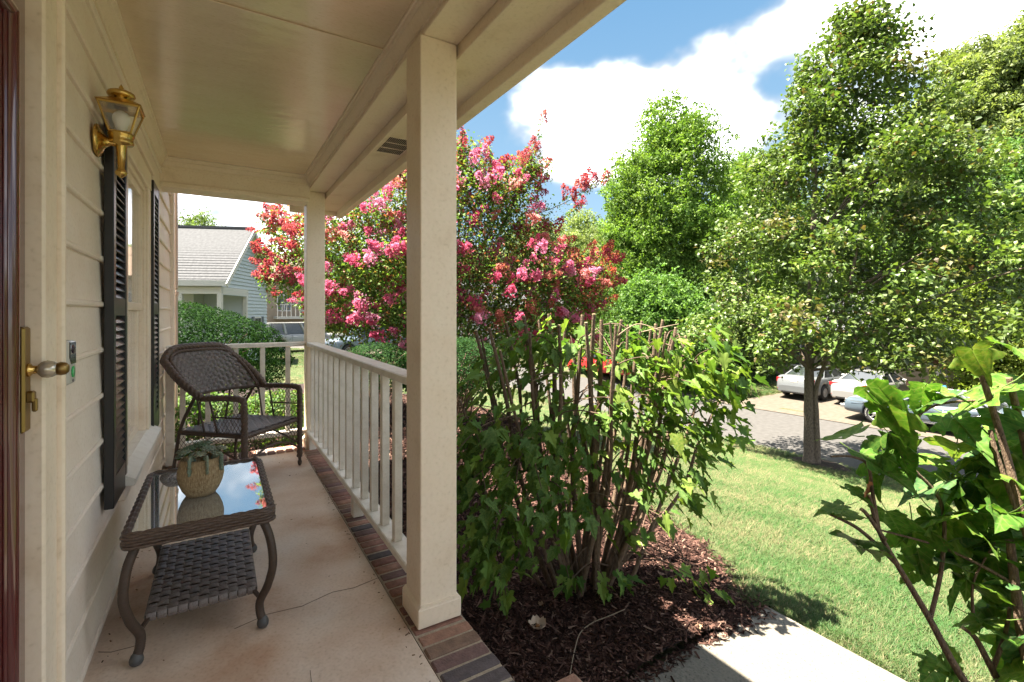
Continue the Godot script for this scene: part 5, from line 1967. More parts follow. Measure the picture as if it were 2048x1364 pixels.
func make_crape_myrtle():
	var base := Vector3(3.35, 0, -7.75)
	base.y = bed_y(base.x, base.z)
	var o := thing("crape_myrtle", base, 0.0, "big many-stemmed crape myrtle in hot pink and coral bloom beside the porch", "tree")
	var r := RandomNumberGenerator.new()
	r.seed = 19
	# lobes: where the boughs end (from the viewer's place) and how wide they spread; last: share of bloom, share of coral
	var lobes := []
	for q in [[575, 455, 8.4, 0.42, 0.8, 0.1], [640, 500, 8.0, 0.62, 1.0, 0.0], [585, 560, 8.3, 0.50, 1.3, 0.0], [700, 480, 7.6, 0.70, 1.0, 0.15], [760, 430, 7.4, 0.62, 0.8, 0.3], [700, 590, 7.5, 0.70, 1.2, 0.0], [780, 530, 7.2, 0.66, 0.9, 0.1],
			[770, 640, 7.1, 0.55, 1.3, 0.0], [690, 640, 7.6, 0.45, 0.7, 0.2], [850, 400, 7.4, 0.60, 0.7, 0.3], [930, 320, 7.7, 0.42, 0.6, 0.2], [955, 390, 7.6, 0.62, 1.1, 0.25], [900, 480, 7.4, 0.70, 0.7, 0.3], [1015, 380, 7.8, 0.50, 1.1, 0.2],
			[1020, 450, 7.8, 0.62, 0.7, 0.5], [940, 560, 7.4, 0.72, 0.7, 0.5], [1080, 500, 7.9, 0.45, 0.5, 0.6], [1050, 560, 7.6, 0.72, 0.9, 0.7], [1130, 570, 7.9, 0.60, 0.9, 0.8], [1185, 555, 8.2, 0.45, 0.9, 0.8], [870, 620, 7.1, 0.70, 0.5, 0.3],
			[1000, 640, 7.4, 0.66, 0.7, 0.4], [1100, 630, 7.8, 0.62, 0.9, 0.5], [1180, 620, 8.2, 0.42, 0.9, 0.4], [1060, 340, 7.8, 0.34, 0.5, 0.1], [840, 540, 7.0, 0.6, 0.7, 0.3], [830, 690, 6.9, 0.42, 0.3, 0.2], [910, 700, 7.1, 0.45, 0.25, 0.3], [1000, 705, 7.3, 0.45, 0.25, 0.3], [1085, 695, 7.6, 0.42, 0.3, 0.4], [1150, 690, 7.9, 0.36, 0.3, 0.4]]:
		lobes.append([pix(q[0], q[1], q[2]) - base, q[3], q[4], q[5]])
	# slim whips that reach out of the crown: [from, to, bloom at the end]
	var whips := [[pix(1020, 420, 7.7), pix(1085, 235, 7.7), 0.25], [pix(1040, 440, 7.8), pix(1222, 345, 7.9), 1.0], [pix(600, 500, 8.0), pix(520, 425, 8.0), 0.3], [pix(590, 540, 8.0), pix(515, 555, 8.1), 0.4], [pix(560, 470, 8.3), pix(515, 515, 8.3), 0.5], [pix(1060, 460, 7.9), pix(1160, 410, 8.0), 0.3], [pix(760, 420, 7.4), pix(800, 330, 7.4), 0.5], [pix(930, 360, 7.6), pix(925, 265, 7.6), 0.4]]
	var where: Array[Transform3D] = []
	var tint := PackedColorArray()
	var pal := [[0.07, 0.15, 0.033, 4], [0.13, 0.23, 0.045, 6], [0.20, 0.30, 0.06, 3], [0.27, 0.18, 0.06, 0.8], [0.28, 0.10, 0.05, 0.7]]
	var coral_pal := [[0.10, 0.14, 0.035, 3], [0.20, 0.19, 0.05, 3], [0.34, 0.16, 0.07, 2.2], [0.36, 0.09, 0.06, 1.6]]
	var panicles := []
	for i in lobes.size():
		var l: Array = lobes[i]
		var c: Vector3 = l[0]
		var start := Vector3(r.randfn() * 0.12, 0.0, r.randfn() * 0.12)
		var fork := start.lerp(c, 0.5) + Vector3(-c.x * 0.12, 0.35, -c.z * 0.12)
		var st := stn()
		var stem := curve([start, start.lerp(fork, 0.5) + Vector3(0, 0.2, 0), fork, c], 7)
		tube(st, stem, taper(stem.size(), r.randf_range(0.020, 0.036), 0.007), 7)
		for k in 9:
			var d: Vector3 = Vector3(r.randfn(), r.randfn() * 0.7 + 0.25, r.randfn()).normalized() * l[1]
			tube(st, curve([stem[stem.size() - 6], c + d * 0.4, c + d * r.randf_range(0.9, 1.2)], 4), taper(9, 0.007, 0.003), 4)
		part("bough", st, M.bark, o)
		for k in int(2300 * l[1] * l[1] / 0.36):
			var d: Vector3 = Vector3(r.randfn(), r.randfn() * 0.8, r.randfn()).limit_length(2.1) * l[1] * 0.52
			var col := pick(r, coral_pal if r.randf() < l[3] * 0.6 * clampf(0.6 + d.y / l[1], 0.1, 1.0) else pal)
			col.a = 1.0
			where.append(Transform3D(rand_basis(r, r.randf_range(0.7, 1.3)), c + d))
			tint.append(col)
		for k in int(round(27.0 * l[2] * (0.4 + l[1]))):
			var d: Vector3 = Vector3(r.randfn(), absf(r.randfn()) * 0.8 - 0.15, r.randfn()).normalized()
			d += (Vector3(-0.42, 0.1, 0.75) * r.randf_range(0.0, 0.9))
			panicles.append([c + d.normalized() * l[1] * r.randf_range(0.75, 1.15), d.normalized(), l[3]])
	for q in whips:
		var a: Vector3 = q[0] - base
		var b: Vector3 = q[1] - base
		var st := stn()
		var path := curve([a, a.lerp(b, 0.5) + Vector3(0, -0.10, 0), b], 10)
		tube(st, path, taper(path.size(), 0.009, 0.003), 5)
		part("bough", st, M.bark, o)
		for k in 240:
			var f := r.randf_range(0.15, 1.0)
			var p := path[int(f * (path.size() - 1))]
			var col := pick(r, pal)
			col.a = 1.0
			where.append(Transform3D(rand_basis(r, r.randf_range(0.6, 1.1)), p + Vector3(r.randfn(), r.randfn(), r.randfn()) * 0.085 * (1.25 - f)))
			tint.append(col)
		for k in int(10 * q[2]):
			var f := 1.0 - 0.45 * r.randf()
			panicles.append([path[int(f * (path.size() - 1))] + Vector3(r.randfn(), r.randfn() + 0.6, r.randfn()) * 0.05, Vector3(r.randfn() * 0.4, 1.0, r.randfn() * 0.4).normalized(), 0.0])
	scatter("foliage", leaf_mesh(0.058, 0.034), M.leaf, where, tint, o)
	# flower heads: cones of crinkled petals
	var heads := []
	for v in 5:
		var st := stn()
		st.set_smooth_group(-1)
		for k in 85:
			var f := pow(r.randf(), 0.8)
			var a := r.randf() * TAU
			var rad := (0.085 * (1.0 - f) + 0.018) * sqrt(r.randf_range(0.25, 1.0))
			var p := Vector3(cos(a) * rad, f * 0.21 - 0.03, sin(a) * rad)
			var b := rand_basis(r, r.randf_range(0.7, 1.3), -1.2, 1.2)
			var e := 0.021
			tri(st, p, p + b * Vector3(e, e * 0.5, e * 0.3), p + b * Vector3(e * 0.2, -e * 0.2, e * 1.3))
			tri(st, p, p + b * Vector3(e * 0.2, -e * 0.2, e * 1.3), p + b * Vector3(-e, e * 0.4, e * 0.6))
		heads.append(baked(st))
	var petals := []
	for c in [[0.42, 0.075, 0.130], [0.43, 0.100, 0.165], [0.40, 0.055, 0.105], [0.44, 0.13, 0.19], [0.43, 0.115, 0.105], [0.42, 0.135, 0.12], [0.38, 0.10, 0.08]]:
		var m := plain(Color(c[0], c[1], c[2]), 0.75, 0.2)
		m.backlight_enabled = true
		m.backlight = lin(Color(0.55, 0.55 * c[1] / c[0] * 1.9, 0.55 * c[2] / c[0] * 1.9))
		petals.append(m)
	var far: Array[Transform3D] = []
	var far_tint := PackedColorArray()
	panicles.sort_custom(func(a, b): return (a[0] + base).distance_squared_to(EYE) < (b[0] + base).distance_squared_to(EYE))
	for i in panicles.size():
		var p: Array = panicles[i]
		var up: Vector3 = p[1]
		var side := up.cross(Vector3(0.3, 0.2, 1)).normalized()
		var b := Basis(side, up, side.cross(up)) * Basis(Vector3.UP, r.randf() * TAU) * Basis.from_scale(Vector3.ONE * r.randf_range(0.65, 1.35))
		var m: Material = petals[4 + r.randi() % 3] if r.randf() < p[2] * 0.55 else petals[r.randi() % 4]
		if i < 300:
			put("flower_head", heads[r.randi() % 5], m, o, Transform3D(b, p[0]))
		else:
			far.append(Transform3D(b, p[0]))
			far_tint.append(Color(m.albedo_color.srgb_to_linear(), 1.0))
	scatter("blossom", heads[0], M.petal, far, far_tint, o)


# ---------------------------------------------------------------- clipped bushes

func make_bush(called: String, label: String, at: Vector3, rad: Vector3, leaves: int, size: float, pal: Array, mat: Material, seed_: int, stems := 14, open := 0.0):
	var o := thing(called, at, 0.0, label, "bush", "clipped bushes round the porch")
	var r := RandomNumberGenerator.new()
	r.seed = seed_
	var nz := FastNoiseLite.new()
	nz.seed = seed_
	nz.frequency = 1.2
	var where: Array[Transform3D] = []
	var tint := PackedColorArray()
	while where.size() < leaves:
		var d: Vector3 = Vector3(r.randfn(), r.randfn(), r.randfn()).normalized()
		if d.y < -0.55 + open:
			continue
		var q := 1.0 - 0.22 * pow(r.randf(), 1.7) + 0.05 * nz.get_noise_3d(d.x * 2, d.y * 2, d.z * 2)
		if r.randf() < 0.02:
			q += r.randf_range(0.0, 0.06)
		var p := Vector3(d.x * rad.x, d.y * rad.y, d.z * rad.z) * q
		var n := (Vector3(d.x / rad.x, d.y / rad.y, d.z / rad.z)).normalized()
		var b := Basis(Quaternion(Vector3.UP, n)) * rand_basis(r, r.randf_range(0.7, 1.3), -0.9, 0.5)
		var c := pick(r, pal)
		c.a = 1.0
		where.append(Transform3D(b, p + Vector3(0, rad.y, 0)))
		tint.append(c)
	scatter("foliage", leaf_mesh(size, size * 0.52), mat, where, tint, o)
	for k in stems:
		var st := stn()
		var a := r.randf() * TAU
		var p := Vector3(cos(a) * rad.x * 0.2 * r.randf(), -0.05, sin(a) * rad.z * 0.2 * r.randf())
		var e := Vector3(cos(a) * rad.x * 0.75, rad.y * r.randf_range(0.8, 1.6), sin(a) * rad.z * 0.75)
		tube(st, curve([p, p.lerp(e, 0.5) + Vector3(0, 0.1, 0), e], 4), taper(9, 0.016, 0.005), 5)
		for j in 4:
			var m := p.lerp(e, r.randf_range(0.3, 0.8))
			tube(st, PackedVector3Array([m, m + Vector3(r.randfn(), absf(r.randfn()), r.randfn()) * 0.22]), [0.006, 0.003], 4)
		part("stem", st, M.cane, o)


func make_hedges():
	var dark := [[0.008, 0.026, 0.006, 5], [0.014, 0.042, 0.009, 4], [0.028, 0.068, 0.016, 2]]
	var box_pal := [[0.018, 0.048, 0.016, 5], [0.028, 0.07, 0.022, 4], [0.05, 0.10, 0.03, 1.5]]
	var bright := [[0.06, 0.13, 0.03, 4], [0.10, 0.19, 0.04, 4], [0.16, 0.23, 0.05, 2]]
	var at := Vector3(-1.1, 0, -8.6)
	at.y = ground_y(at.x, at.z)
	make_bush("holly_bush", "large dark clipped evergreen bush sloping down behind the end railing", at, Vector3(2.1, 0.93, 1.5), 50000, 0.040, dark, M.bush_leaf, 5)
	at = Vector3(2.15, 0, -4.75)
	at.y = bed_y(at.x, at.z) + 0.42
	make_bush("boxwood_bush", "neat rounded boxwood with bare twigs beneath, just behind the near porch column", at, Vector3(0.62, 0.42, 0.60), 15000, 0.026, box_pal, M.bush_leaf, 6, 26, 0.25)
	at = Vector3(1.75, 0, -6.3)
	at.y = bed_y(at.x, at.z) + 0.30
	make_bush("boxwood_bush", "smaller rounded boxwood seen through the long railing's balusters", at, Vector3(0.55, 0.42, 0.55), 11000, 0.026, box_pal, M.bush_leaf, 7, 20, 0.2)
	at = Vector3(0.55, 0, -6.0)
	at.y = ground_y(at.x, at.z)
	make_bush("low_shrub", "low bright green shrub behind the wicker chair and the end railing", at, Vector3(0.50, 0.36, 0.42), 3800, 0.046, bright, M.leaf, 8, 12)
	at = Vector3(-0.15, 0, -5.75)
	at.y = ground_y(at.x, at.z)
	make_bush("low_shrub", "low leafy shrub by the downspout, seen between the end railing's balusters", at, Vector3(0.45, 0.40, 0.40), 3400, 0.046, bright, M.leaf, 9, 12)


# ---------------------------------------------------------------- shrubs with lobed leaves

func lobed_leaf(seed_: int, stalk := 0.35) -> ArrayMesh:   # a five-lobed toothed leaf one unit long, folded along its midrib and drooping
	var r := RandomNumberGenerator.new()
	r.seed = seed_
	var half := [[0.0, 0.0], [0.08, -0.07], [0.24, -0.12], [0.33, -0.08], [0.45, -0.03], [0.39, 0.07], [0.42, 0.15], [0.33, 0.21], [0.45, 0.28], [0.52, 0.37], [0.66, 0.46], [0.54, 0.50], [0.50, 0.57], [0.40, 0.54], [0.29, 0.53], [0.32, 0.64], [0.25, 0.70], [0.24, 0.80], [0.14, 0.86], [0.09, 0.97], [0.0, 1.12]]
	var soft := []   # round the outline off between its points
	for i in half.size() - 1:
		var p0 := Vector2(half[maxi(i - 1, 0)][0], half[maxi(i - 1, 0)][1])
		var p1 := Vector2(half[i][0], half[i][1])
		var p2 := Vector2(half[i + 1][0], half[i + 1][1])
		var p3 := Vector2(half[mini(i + 2, half.size() - 1)][0], half[mini(i + 2, half.size() - 1)][1])
		for k in 2:
			var p := p1.cubic_interpolate(p2, p0, p3, k / 2.0)
			soft.append([maxf(p.x, 0.0), p.y])
	soft.append(half[half.size() - 1])
	half = soft
	var rib := [[0.0, 0.84], [0.0, 0.56], [0.0, 0.28]]
	var st := stn()
	st.set_smooth_group(0)
	var fold := r.randf_range(0.10, 0.32)
	var droop := r.randf_range(0.10, 0.62)
	var wave := r.randf_range(0.025, 0.075)
	var ph := r.randf() * 6.0
	for s in [1.0, -1.0]:
		var poly := PackedVector2Array()
		for i in half.size():
			var jig := Vector2(r.randf_range(-0.015, 0.015), r.randf_range(-0.015, 0.015)) if half[i][0] > 0.0 else Vector2()
			poly.append(Vector2(half[i][0] * s, half[i][1]) + jig)
		for q in rib:
			poly.append(Vector2(q[0], q[1]))
		var ids := Geometry2D.triangulate_polygon(poly)
		for i in range(0, ids.size(), 3):
			var t := []
			for k in 3:
				var p := poly[ids[i + k]]
				t.append(Vector3(p.x, fold * absf(p.x) - droop * p.y * p.y - 0.22 * droop * p.x * p.x * 3.0 + wave * sin(p.y * 14.0 + ph) * minf(1.0, absf(p.x) * 3.0), p.y))
			var order := [0, 1, 2] if (t[1] - t[0]).cross(t[2] - t[0]).y < 0.0 else [0, 2, 1]
			for k in order:
				st.set_uv(Vector2((poly[ids[i + k]].x + 0.70) / 1.40, (poly[ids[i + k]].y + 0.16) / 1.32))
				st.add_vertex(t[k])
	if stalk > 0.0:
		st.set_uv(Vector2(0.5, 0.3))
		tube(st, PackedVector3Array([Vector3(0, 0, 0.05), Vector3(0, 0.01, -stalk * 0.5), Vector3(0, 0.06, -stalk)]), [0.012], 4, false)
	return baked(st)


func broad_leaf_mat(a: Color, b: Color, c: Color, seed_: int, rough := 0.6, holes := 3) -> StandardMaterial3D:   # blade with pale veins, blotches and a few bitten holes
	var r := RandomNumberGenerator.new()
	r.seed = seed_
	var nz := FastNoiseLite.new()
	nz.seed = seed_
	nz.frequency = 0.03
	nz.fractal_octaves = 4
	var veins := []
	for s in [1.0, -1.0]:
		for v in [[0, 0, 0.66, 0.46, 0.014], [0, 0, 0.45, -0.03, 0.011]]:
			veins.append([Vector2(v[0] * s, v[1]), Vector2(v[2] * s, v[3]), v[4]])
		for k in 5:
			var y := 0.2 + 0.17 * k
			veins.append([Vector2(0, y), Vector2((0.34 - 0.045 * k) * s, y + 0.20), 0.007])
		for k in 3:
			var p := Vector2(0.66 * s, 0.46) * (0.3 + 0.2 * k)
			veins.append([p, p + Vector2(0.04 * s, 0.13), 0.006])
			veins.append([p, p + Vector2(0.13 * s, -0.03), 0.006])
	veins.append([Vector2(), Vector2(0, 1.12), 0.016])
	var bites := []
	for k in holes:
		bites.append([Vector2(r.randf_range(-0.4, 0.4), r.randf_range(0.05, 0.8)), r.randf_range(0.012, 0.034)])
	var n := 144
	var img := Image.create(n, n, false, Image.FORMAT_RGBA8)
	var pale := b.lerp(Color(0.34, 0.40, 0.16), 0.45)
	for j in n:
		for i in n:
			var p := Vector2((i + 0.5) / n * 1.40 - 0.70, (j + 0.5) / n * 1.32 - 0.16)
			var v := 0.0
			for q in veins:
				var e: Vector2 = q[1] - q[0]
				var f: float = clampf((p - q[0]).dot(e) / e.length_squared(), 0.0, 1.0)
				var d: float = p.distance_to(q[0] + e * f) / (q[2] * (1.15 - 0.6 * f))
				if d < 2.5:
					v = maxf(v, exp(-d * d))
			var t := nz.get_noise_2d(i * 1.7, j * 1.7) * 0.9 + 0.5
			var col := a.lerp(b, clampf(t * 2.0, 0.0, 1.0)).lerp(c, clampf(t * 2.0 - 1.0, 0.0, 1.0))
			var spot := nz.get_noise_2d(i * 4.0 + 500, j * 4.0)
			if spot > 0.42:
				col = col.lerp(Color(0.20, 0.13, 0.05), 0.55)
			col = lin(col.lerp(pale, v * 0.75))
			for q in bites:
				if p.distance_to(q[0]) < q[1] * (1.0 + 0.4 * sin(atan2(p.y - q[0].y, p.x - q[0].x) * 3.0)):
					col.a = 0.0
			img.set_pixel(i, j, col)
	var m := StandardMaterial3D.new()
	m.albedo_texture = ImageTexture.create_from_image(img)
	m.roughness = rough
	m.metallic_specular = 0.32
	m.transparency = BaseMaterial3D.TRANSPARENCY_ALPHA_SCISSOR
	m.alpha_scissor_threshold = 0.5
	m.backlight_enabled = true
	m.backlight = lin(Color(0.95, 1.0, 0.5) * 0.9)
	return m


func make_cut_shrub():
	var base := Vector3(1.73, 0, -2.08)
	base.y = bed_y(base.x, base.z)
	var o := thing("pruned_shrub", base, 0.0, "tall leggy shrub cut flat across its bare canes, lobed leaves below, beside the near column", "shrub")
	var r := RandomNumberGenerator.new()
	r.seed = 12
	var tops := [[951, 660, 2.75], [978, 655, 2.6], [1047, 632, 2.7], [1077, 640, 2.95], [1118, 650, 2.55], [1150, 690, 2.9], [1165, 630, 2.75], [1172, 645, 2.6], [1203, 640, 2.8], [1220, 645, 2.65], [1232, 650, 2.5], [1256, 650, 2.9], [1270, 690, 3.05], [1302, 655, 3.0], [1312, 648, 2.85], [1332, 664, 2.65], [1343, 672, 2.9], [1318, 700, 3.1], [1372, 672, 3.0], [1380, 690, 2.85], [1410, 720, 3.0], [1000, 700, 2.5], [1360, 740, 2.75], [920, 800, 2.55], [1440, 800, 2.95], [1290, 760, 2.7], [962, 670, 2.9], [1012, 645, 2.85], [1060, 665, 2.6], [1098, 628, 2.8], [1132, 640, 2.95], [1188, 628, 2.65], [1243, 640, 2.75], [1284, 642, 2.85], [1352, 655, 2.8], [1326, 640, 2.95]]
	var canes := []
	for q in tops:
		var top: Vector3 = pix(q[0], q[1], q[2]) - base
		var foot := Vector3(top.x * 0.22 + r.randfn() * 0.05, -0.05, top.z * 0.22 + r.randfn() * 0.05)
		var bow := foot.lerp(top, 0.45) + Vector3(top.x * 0.14, 0.0, top.z * 0.14) + Vector3(r.randfn(), 0, r.randfn()) * 0.025
		var path := curve([foot, bow, foot.lerp(top, 0.75) + Vector3(r.randfn(), 0, r.randfn()) * 0.018 + Vector3(top.x, 0, top.z) * 0.06, top], 8)
		var r0 := r.randf_range(0.011, 0.019)
		var rads := []
		for i in path.size():
			rads.append(lerpf(r0, r0 * 0.55, float(i) / (path.size() - 1)) * (1.0 + 0.12 * float(i % 5 == 0)))
		var st := stn()
		tube(st, path, rads, 8, false)
		var cane := part("cane", st, M.cane, o)
		st = stn()
		var tip := path[path.size() - 1]
		var dir := (tip - path[path.size() - 2]).normalized()
		tube(st, PackedVector3Array([tip - dir * 0.004, tip + dir * 0.001]), [r0 * 0.56], 8)
		part("cut_end", st, M.cut_wood, cane)
		canes.append(path)
	# side shoots and tangled pale twigs
	for k in 110:
		var path: PackedVector3Array = canes[r.randi() % canes.size()]
		var p := path[r.randi_range(4, path.size() - 3)]
		var d: Vector3 = Vector3(r.randfn(), r.randfn() * 0.5 + 0.15, r.randfn()).limit_length(1.3) * 0.19
		var st := stn()
		tube(st, curve([p, p + d * 0.5 + Vector3(0, 0.04, 0), p + d + Vector3(0, r.randfn() * 0.05, 0)], 5), taper(11, 0.0042, 0.0016), 5, false)
		part("twig", st, M.pale_twig if k % 3 == 0 else M.twig, o)
	var groups := [[960, 880, 2.5, 0.17, 24, 0], [1010, 960, 2.42, 0.20, 40, 0], [950, 1000, 2.38, 0.15, 26, 0], [1060, 1020, 2.42, 0.17, 32, 0], [990, 1080, 2.32, 0.14, 24, 0], [1090, 930, 2.5, 0.17, 24, 0], [1040, 1100, 2.34, 0.10, 12, 0],
		[1000, 720, 2.75, 0.13, 18, 0], [1070, 690, 2.7, 0.14, 24, 0], [1130, 685, 2.7, 0.13, 18, 0], [1105, 760, 2.7, 0.15, 22, 0], [1030, 775, 2.75, 0.13, 16, 0], [1180, 720, 2.75, 0.12, 12, 0], [950, 800, 2.6, 0.12, 10, 0],
		[1180, 860, 2.6, 0.17, 26, 0], [1225, 800, 2.7, 0.15, 20, 0], [1260, 900, 2.7, 0.15, 22, 0], [1150, 950, 2.6, 0.12, 12, 0], [1130, 870, 2.55, 0.12, 12, 0], [940, 910, 2.45, 0.13, 24, 0], [1000, 870, 2.5, 0.15, 24, 0], [1060, 880, 2.5, 0.15, 20, 0], [945, 1075, 2.3, 0.11, 18, 0], [1120, 1020, 2.45, 0.12, 14, 0], [970, 1140, 2.3, 0.10, 12, 0],
		[1285, 720, 2.68, 0.15, 24, 1], [1335, 760, 2.63, 0.17, 34, 1], [1395, 715, 2.68, 0.16, 40, 1], [1435, 780, 2.68, 0.14, 30, 1], [1370, 830, 2.63, 0.16, 30, 1], [1300, 830, 2.58, 0.16, 24, 1], [1430, 850, 2.68, 0.13, 20, 1], [1395, 905, 2.63, 0.13, 18, 1], [1330, 930, 2.58, 0.15, 20, 0], [1468, 745, 2.73, 0.09, 12, 1], [1300, 1000, 2.48, 0.12, 12, 0], [1270, 690, 2.68, 0.10, 10, 1], [1380, 1000, 2.53, 0.10, 8, 0],
		[1140, 1160, 2.48, 0.055, 7, 0], [1225, 1160, 2.5, 0.07, 8, 0], [1405, 1165, 2.62, 0.08, 8, 0], [1345, 1150, 2.6, 0.05, 4, 0], [1000, 1190, 2.35, 0.05, 5, 0], [1250, 1060, 2.6, 0.09, 8, 0], [1180, 1020, 2.5, 0.08, 8, 0]]
	var meshes := []
	for k in 12:
		meshes.append(lobed_leaf(200 + k))
	var mats := [broad_leaf_mat(Color(0.060, 0.135, 0.025), Color(0.10, 0.20, 0.032), Color(0.15, 0.25, 0.042), 80), broad_leaf_mat(Color(0.075, 0.155, 0.042), Color(0.115, 0.21, 0.056), Color(0.165, 0.26, 0.07), 81), broad_leaf_mat(Color(0.075, 0.155, 0.025), Color(0.12, 0.21, 0.035), Color(0.20, 0.26, 0.05), 82), broad_leaf_mat(Color(0.11, 0.19, 0.03), Color(0.17, 0.26, 0.04), Color(0.27, 0.30, 0.07), 83)]
	var leaves := []
	for g in groups:
		var c: Vector3 = pix(g[0], g[1], g[2]) - base
		for k in 3:   # shoots that carry the leaves
			var best := Vector3()
			var d0 := 9.0
			for path in canes:
				var j := r.randi_range(3, path.size() - 2)
				var d: float = path[j].distance_to(c) + r.randf() * 0.2
				if d < d0:
					d0 = d
					best = path[j]
			var e: Vector3 = c + Vector3(r.randfn(), r.randfn() * 0.6, r.randfn()) * g[3] * 0.6
			var st := stn()
			tube(st, curve([best, best.lerp(e, 0.55) + Vector3(0, 0.05, 0), e], 5), taper(11, 0.0048, 0.002), 5, false)
			part("twig", st, M.twig, o)
		for k in int(g[4] * 1.75):
			var p: Vector3 = c + Vector3(r.randfn(), r.randfn() * 0.8, r.randfn()).limit_length(1.75) * g[3] * 0.72
			var out := Vector3(p.x, 0, p.z).normalized()
			var yaw := atan2(out.x, out.z) + r.randfn() * 0.9
			var b := Basis(Vector3.UP, yaw) * Basis(Vector3.RIGHT, r.randf_range(0.0, 1.15)) * Basis(Vector3.BACK, r.randfn() * 0.4) * Basis.from_scale(Vector3(r.randf_range(0.5, 0.95), 1, 1) * r.randf_range(0.042, 0.095))
			var m: Material = mats[2 + r.randi() % 2] if g[5] == 1 and r.randf() < 0.85 else mats[r.randi() % 2 if r.randf() < 0.9 else 2]
			leaves.append([(p + base).distance_to(EYE) + r.randf() * 0.5 - b.get_scale().x * 6.0, Transform3D(b, p), m])
	leaves.sort_custom(func(a, b): return a[0] < b[0])
	var rest: Array[Transform3D] = []
	var tint := PackedColorArray()
	for i in leaves.size():
		if i < 300:
			put("leaf", meshes[r.randi() % 12], leaves[i][2], o, leaves[i][1])
		else:
			rest.append(leaves[i][1])
			var c := pick(r, [[0.075, 0.155, 0.03, 3], [0.12, 0.22, 0.038, 3], [0.18, 0.27, 0.05, 2.5]])
			c.a = 1.0
			tint.append(c)
	scatter("leaves", lobed_leaf(211, 0.0), M.leaf, rest, tint, o)


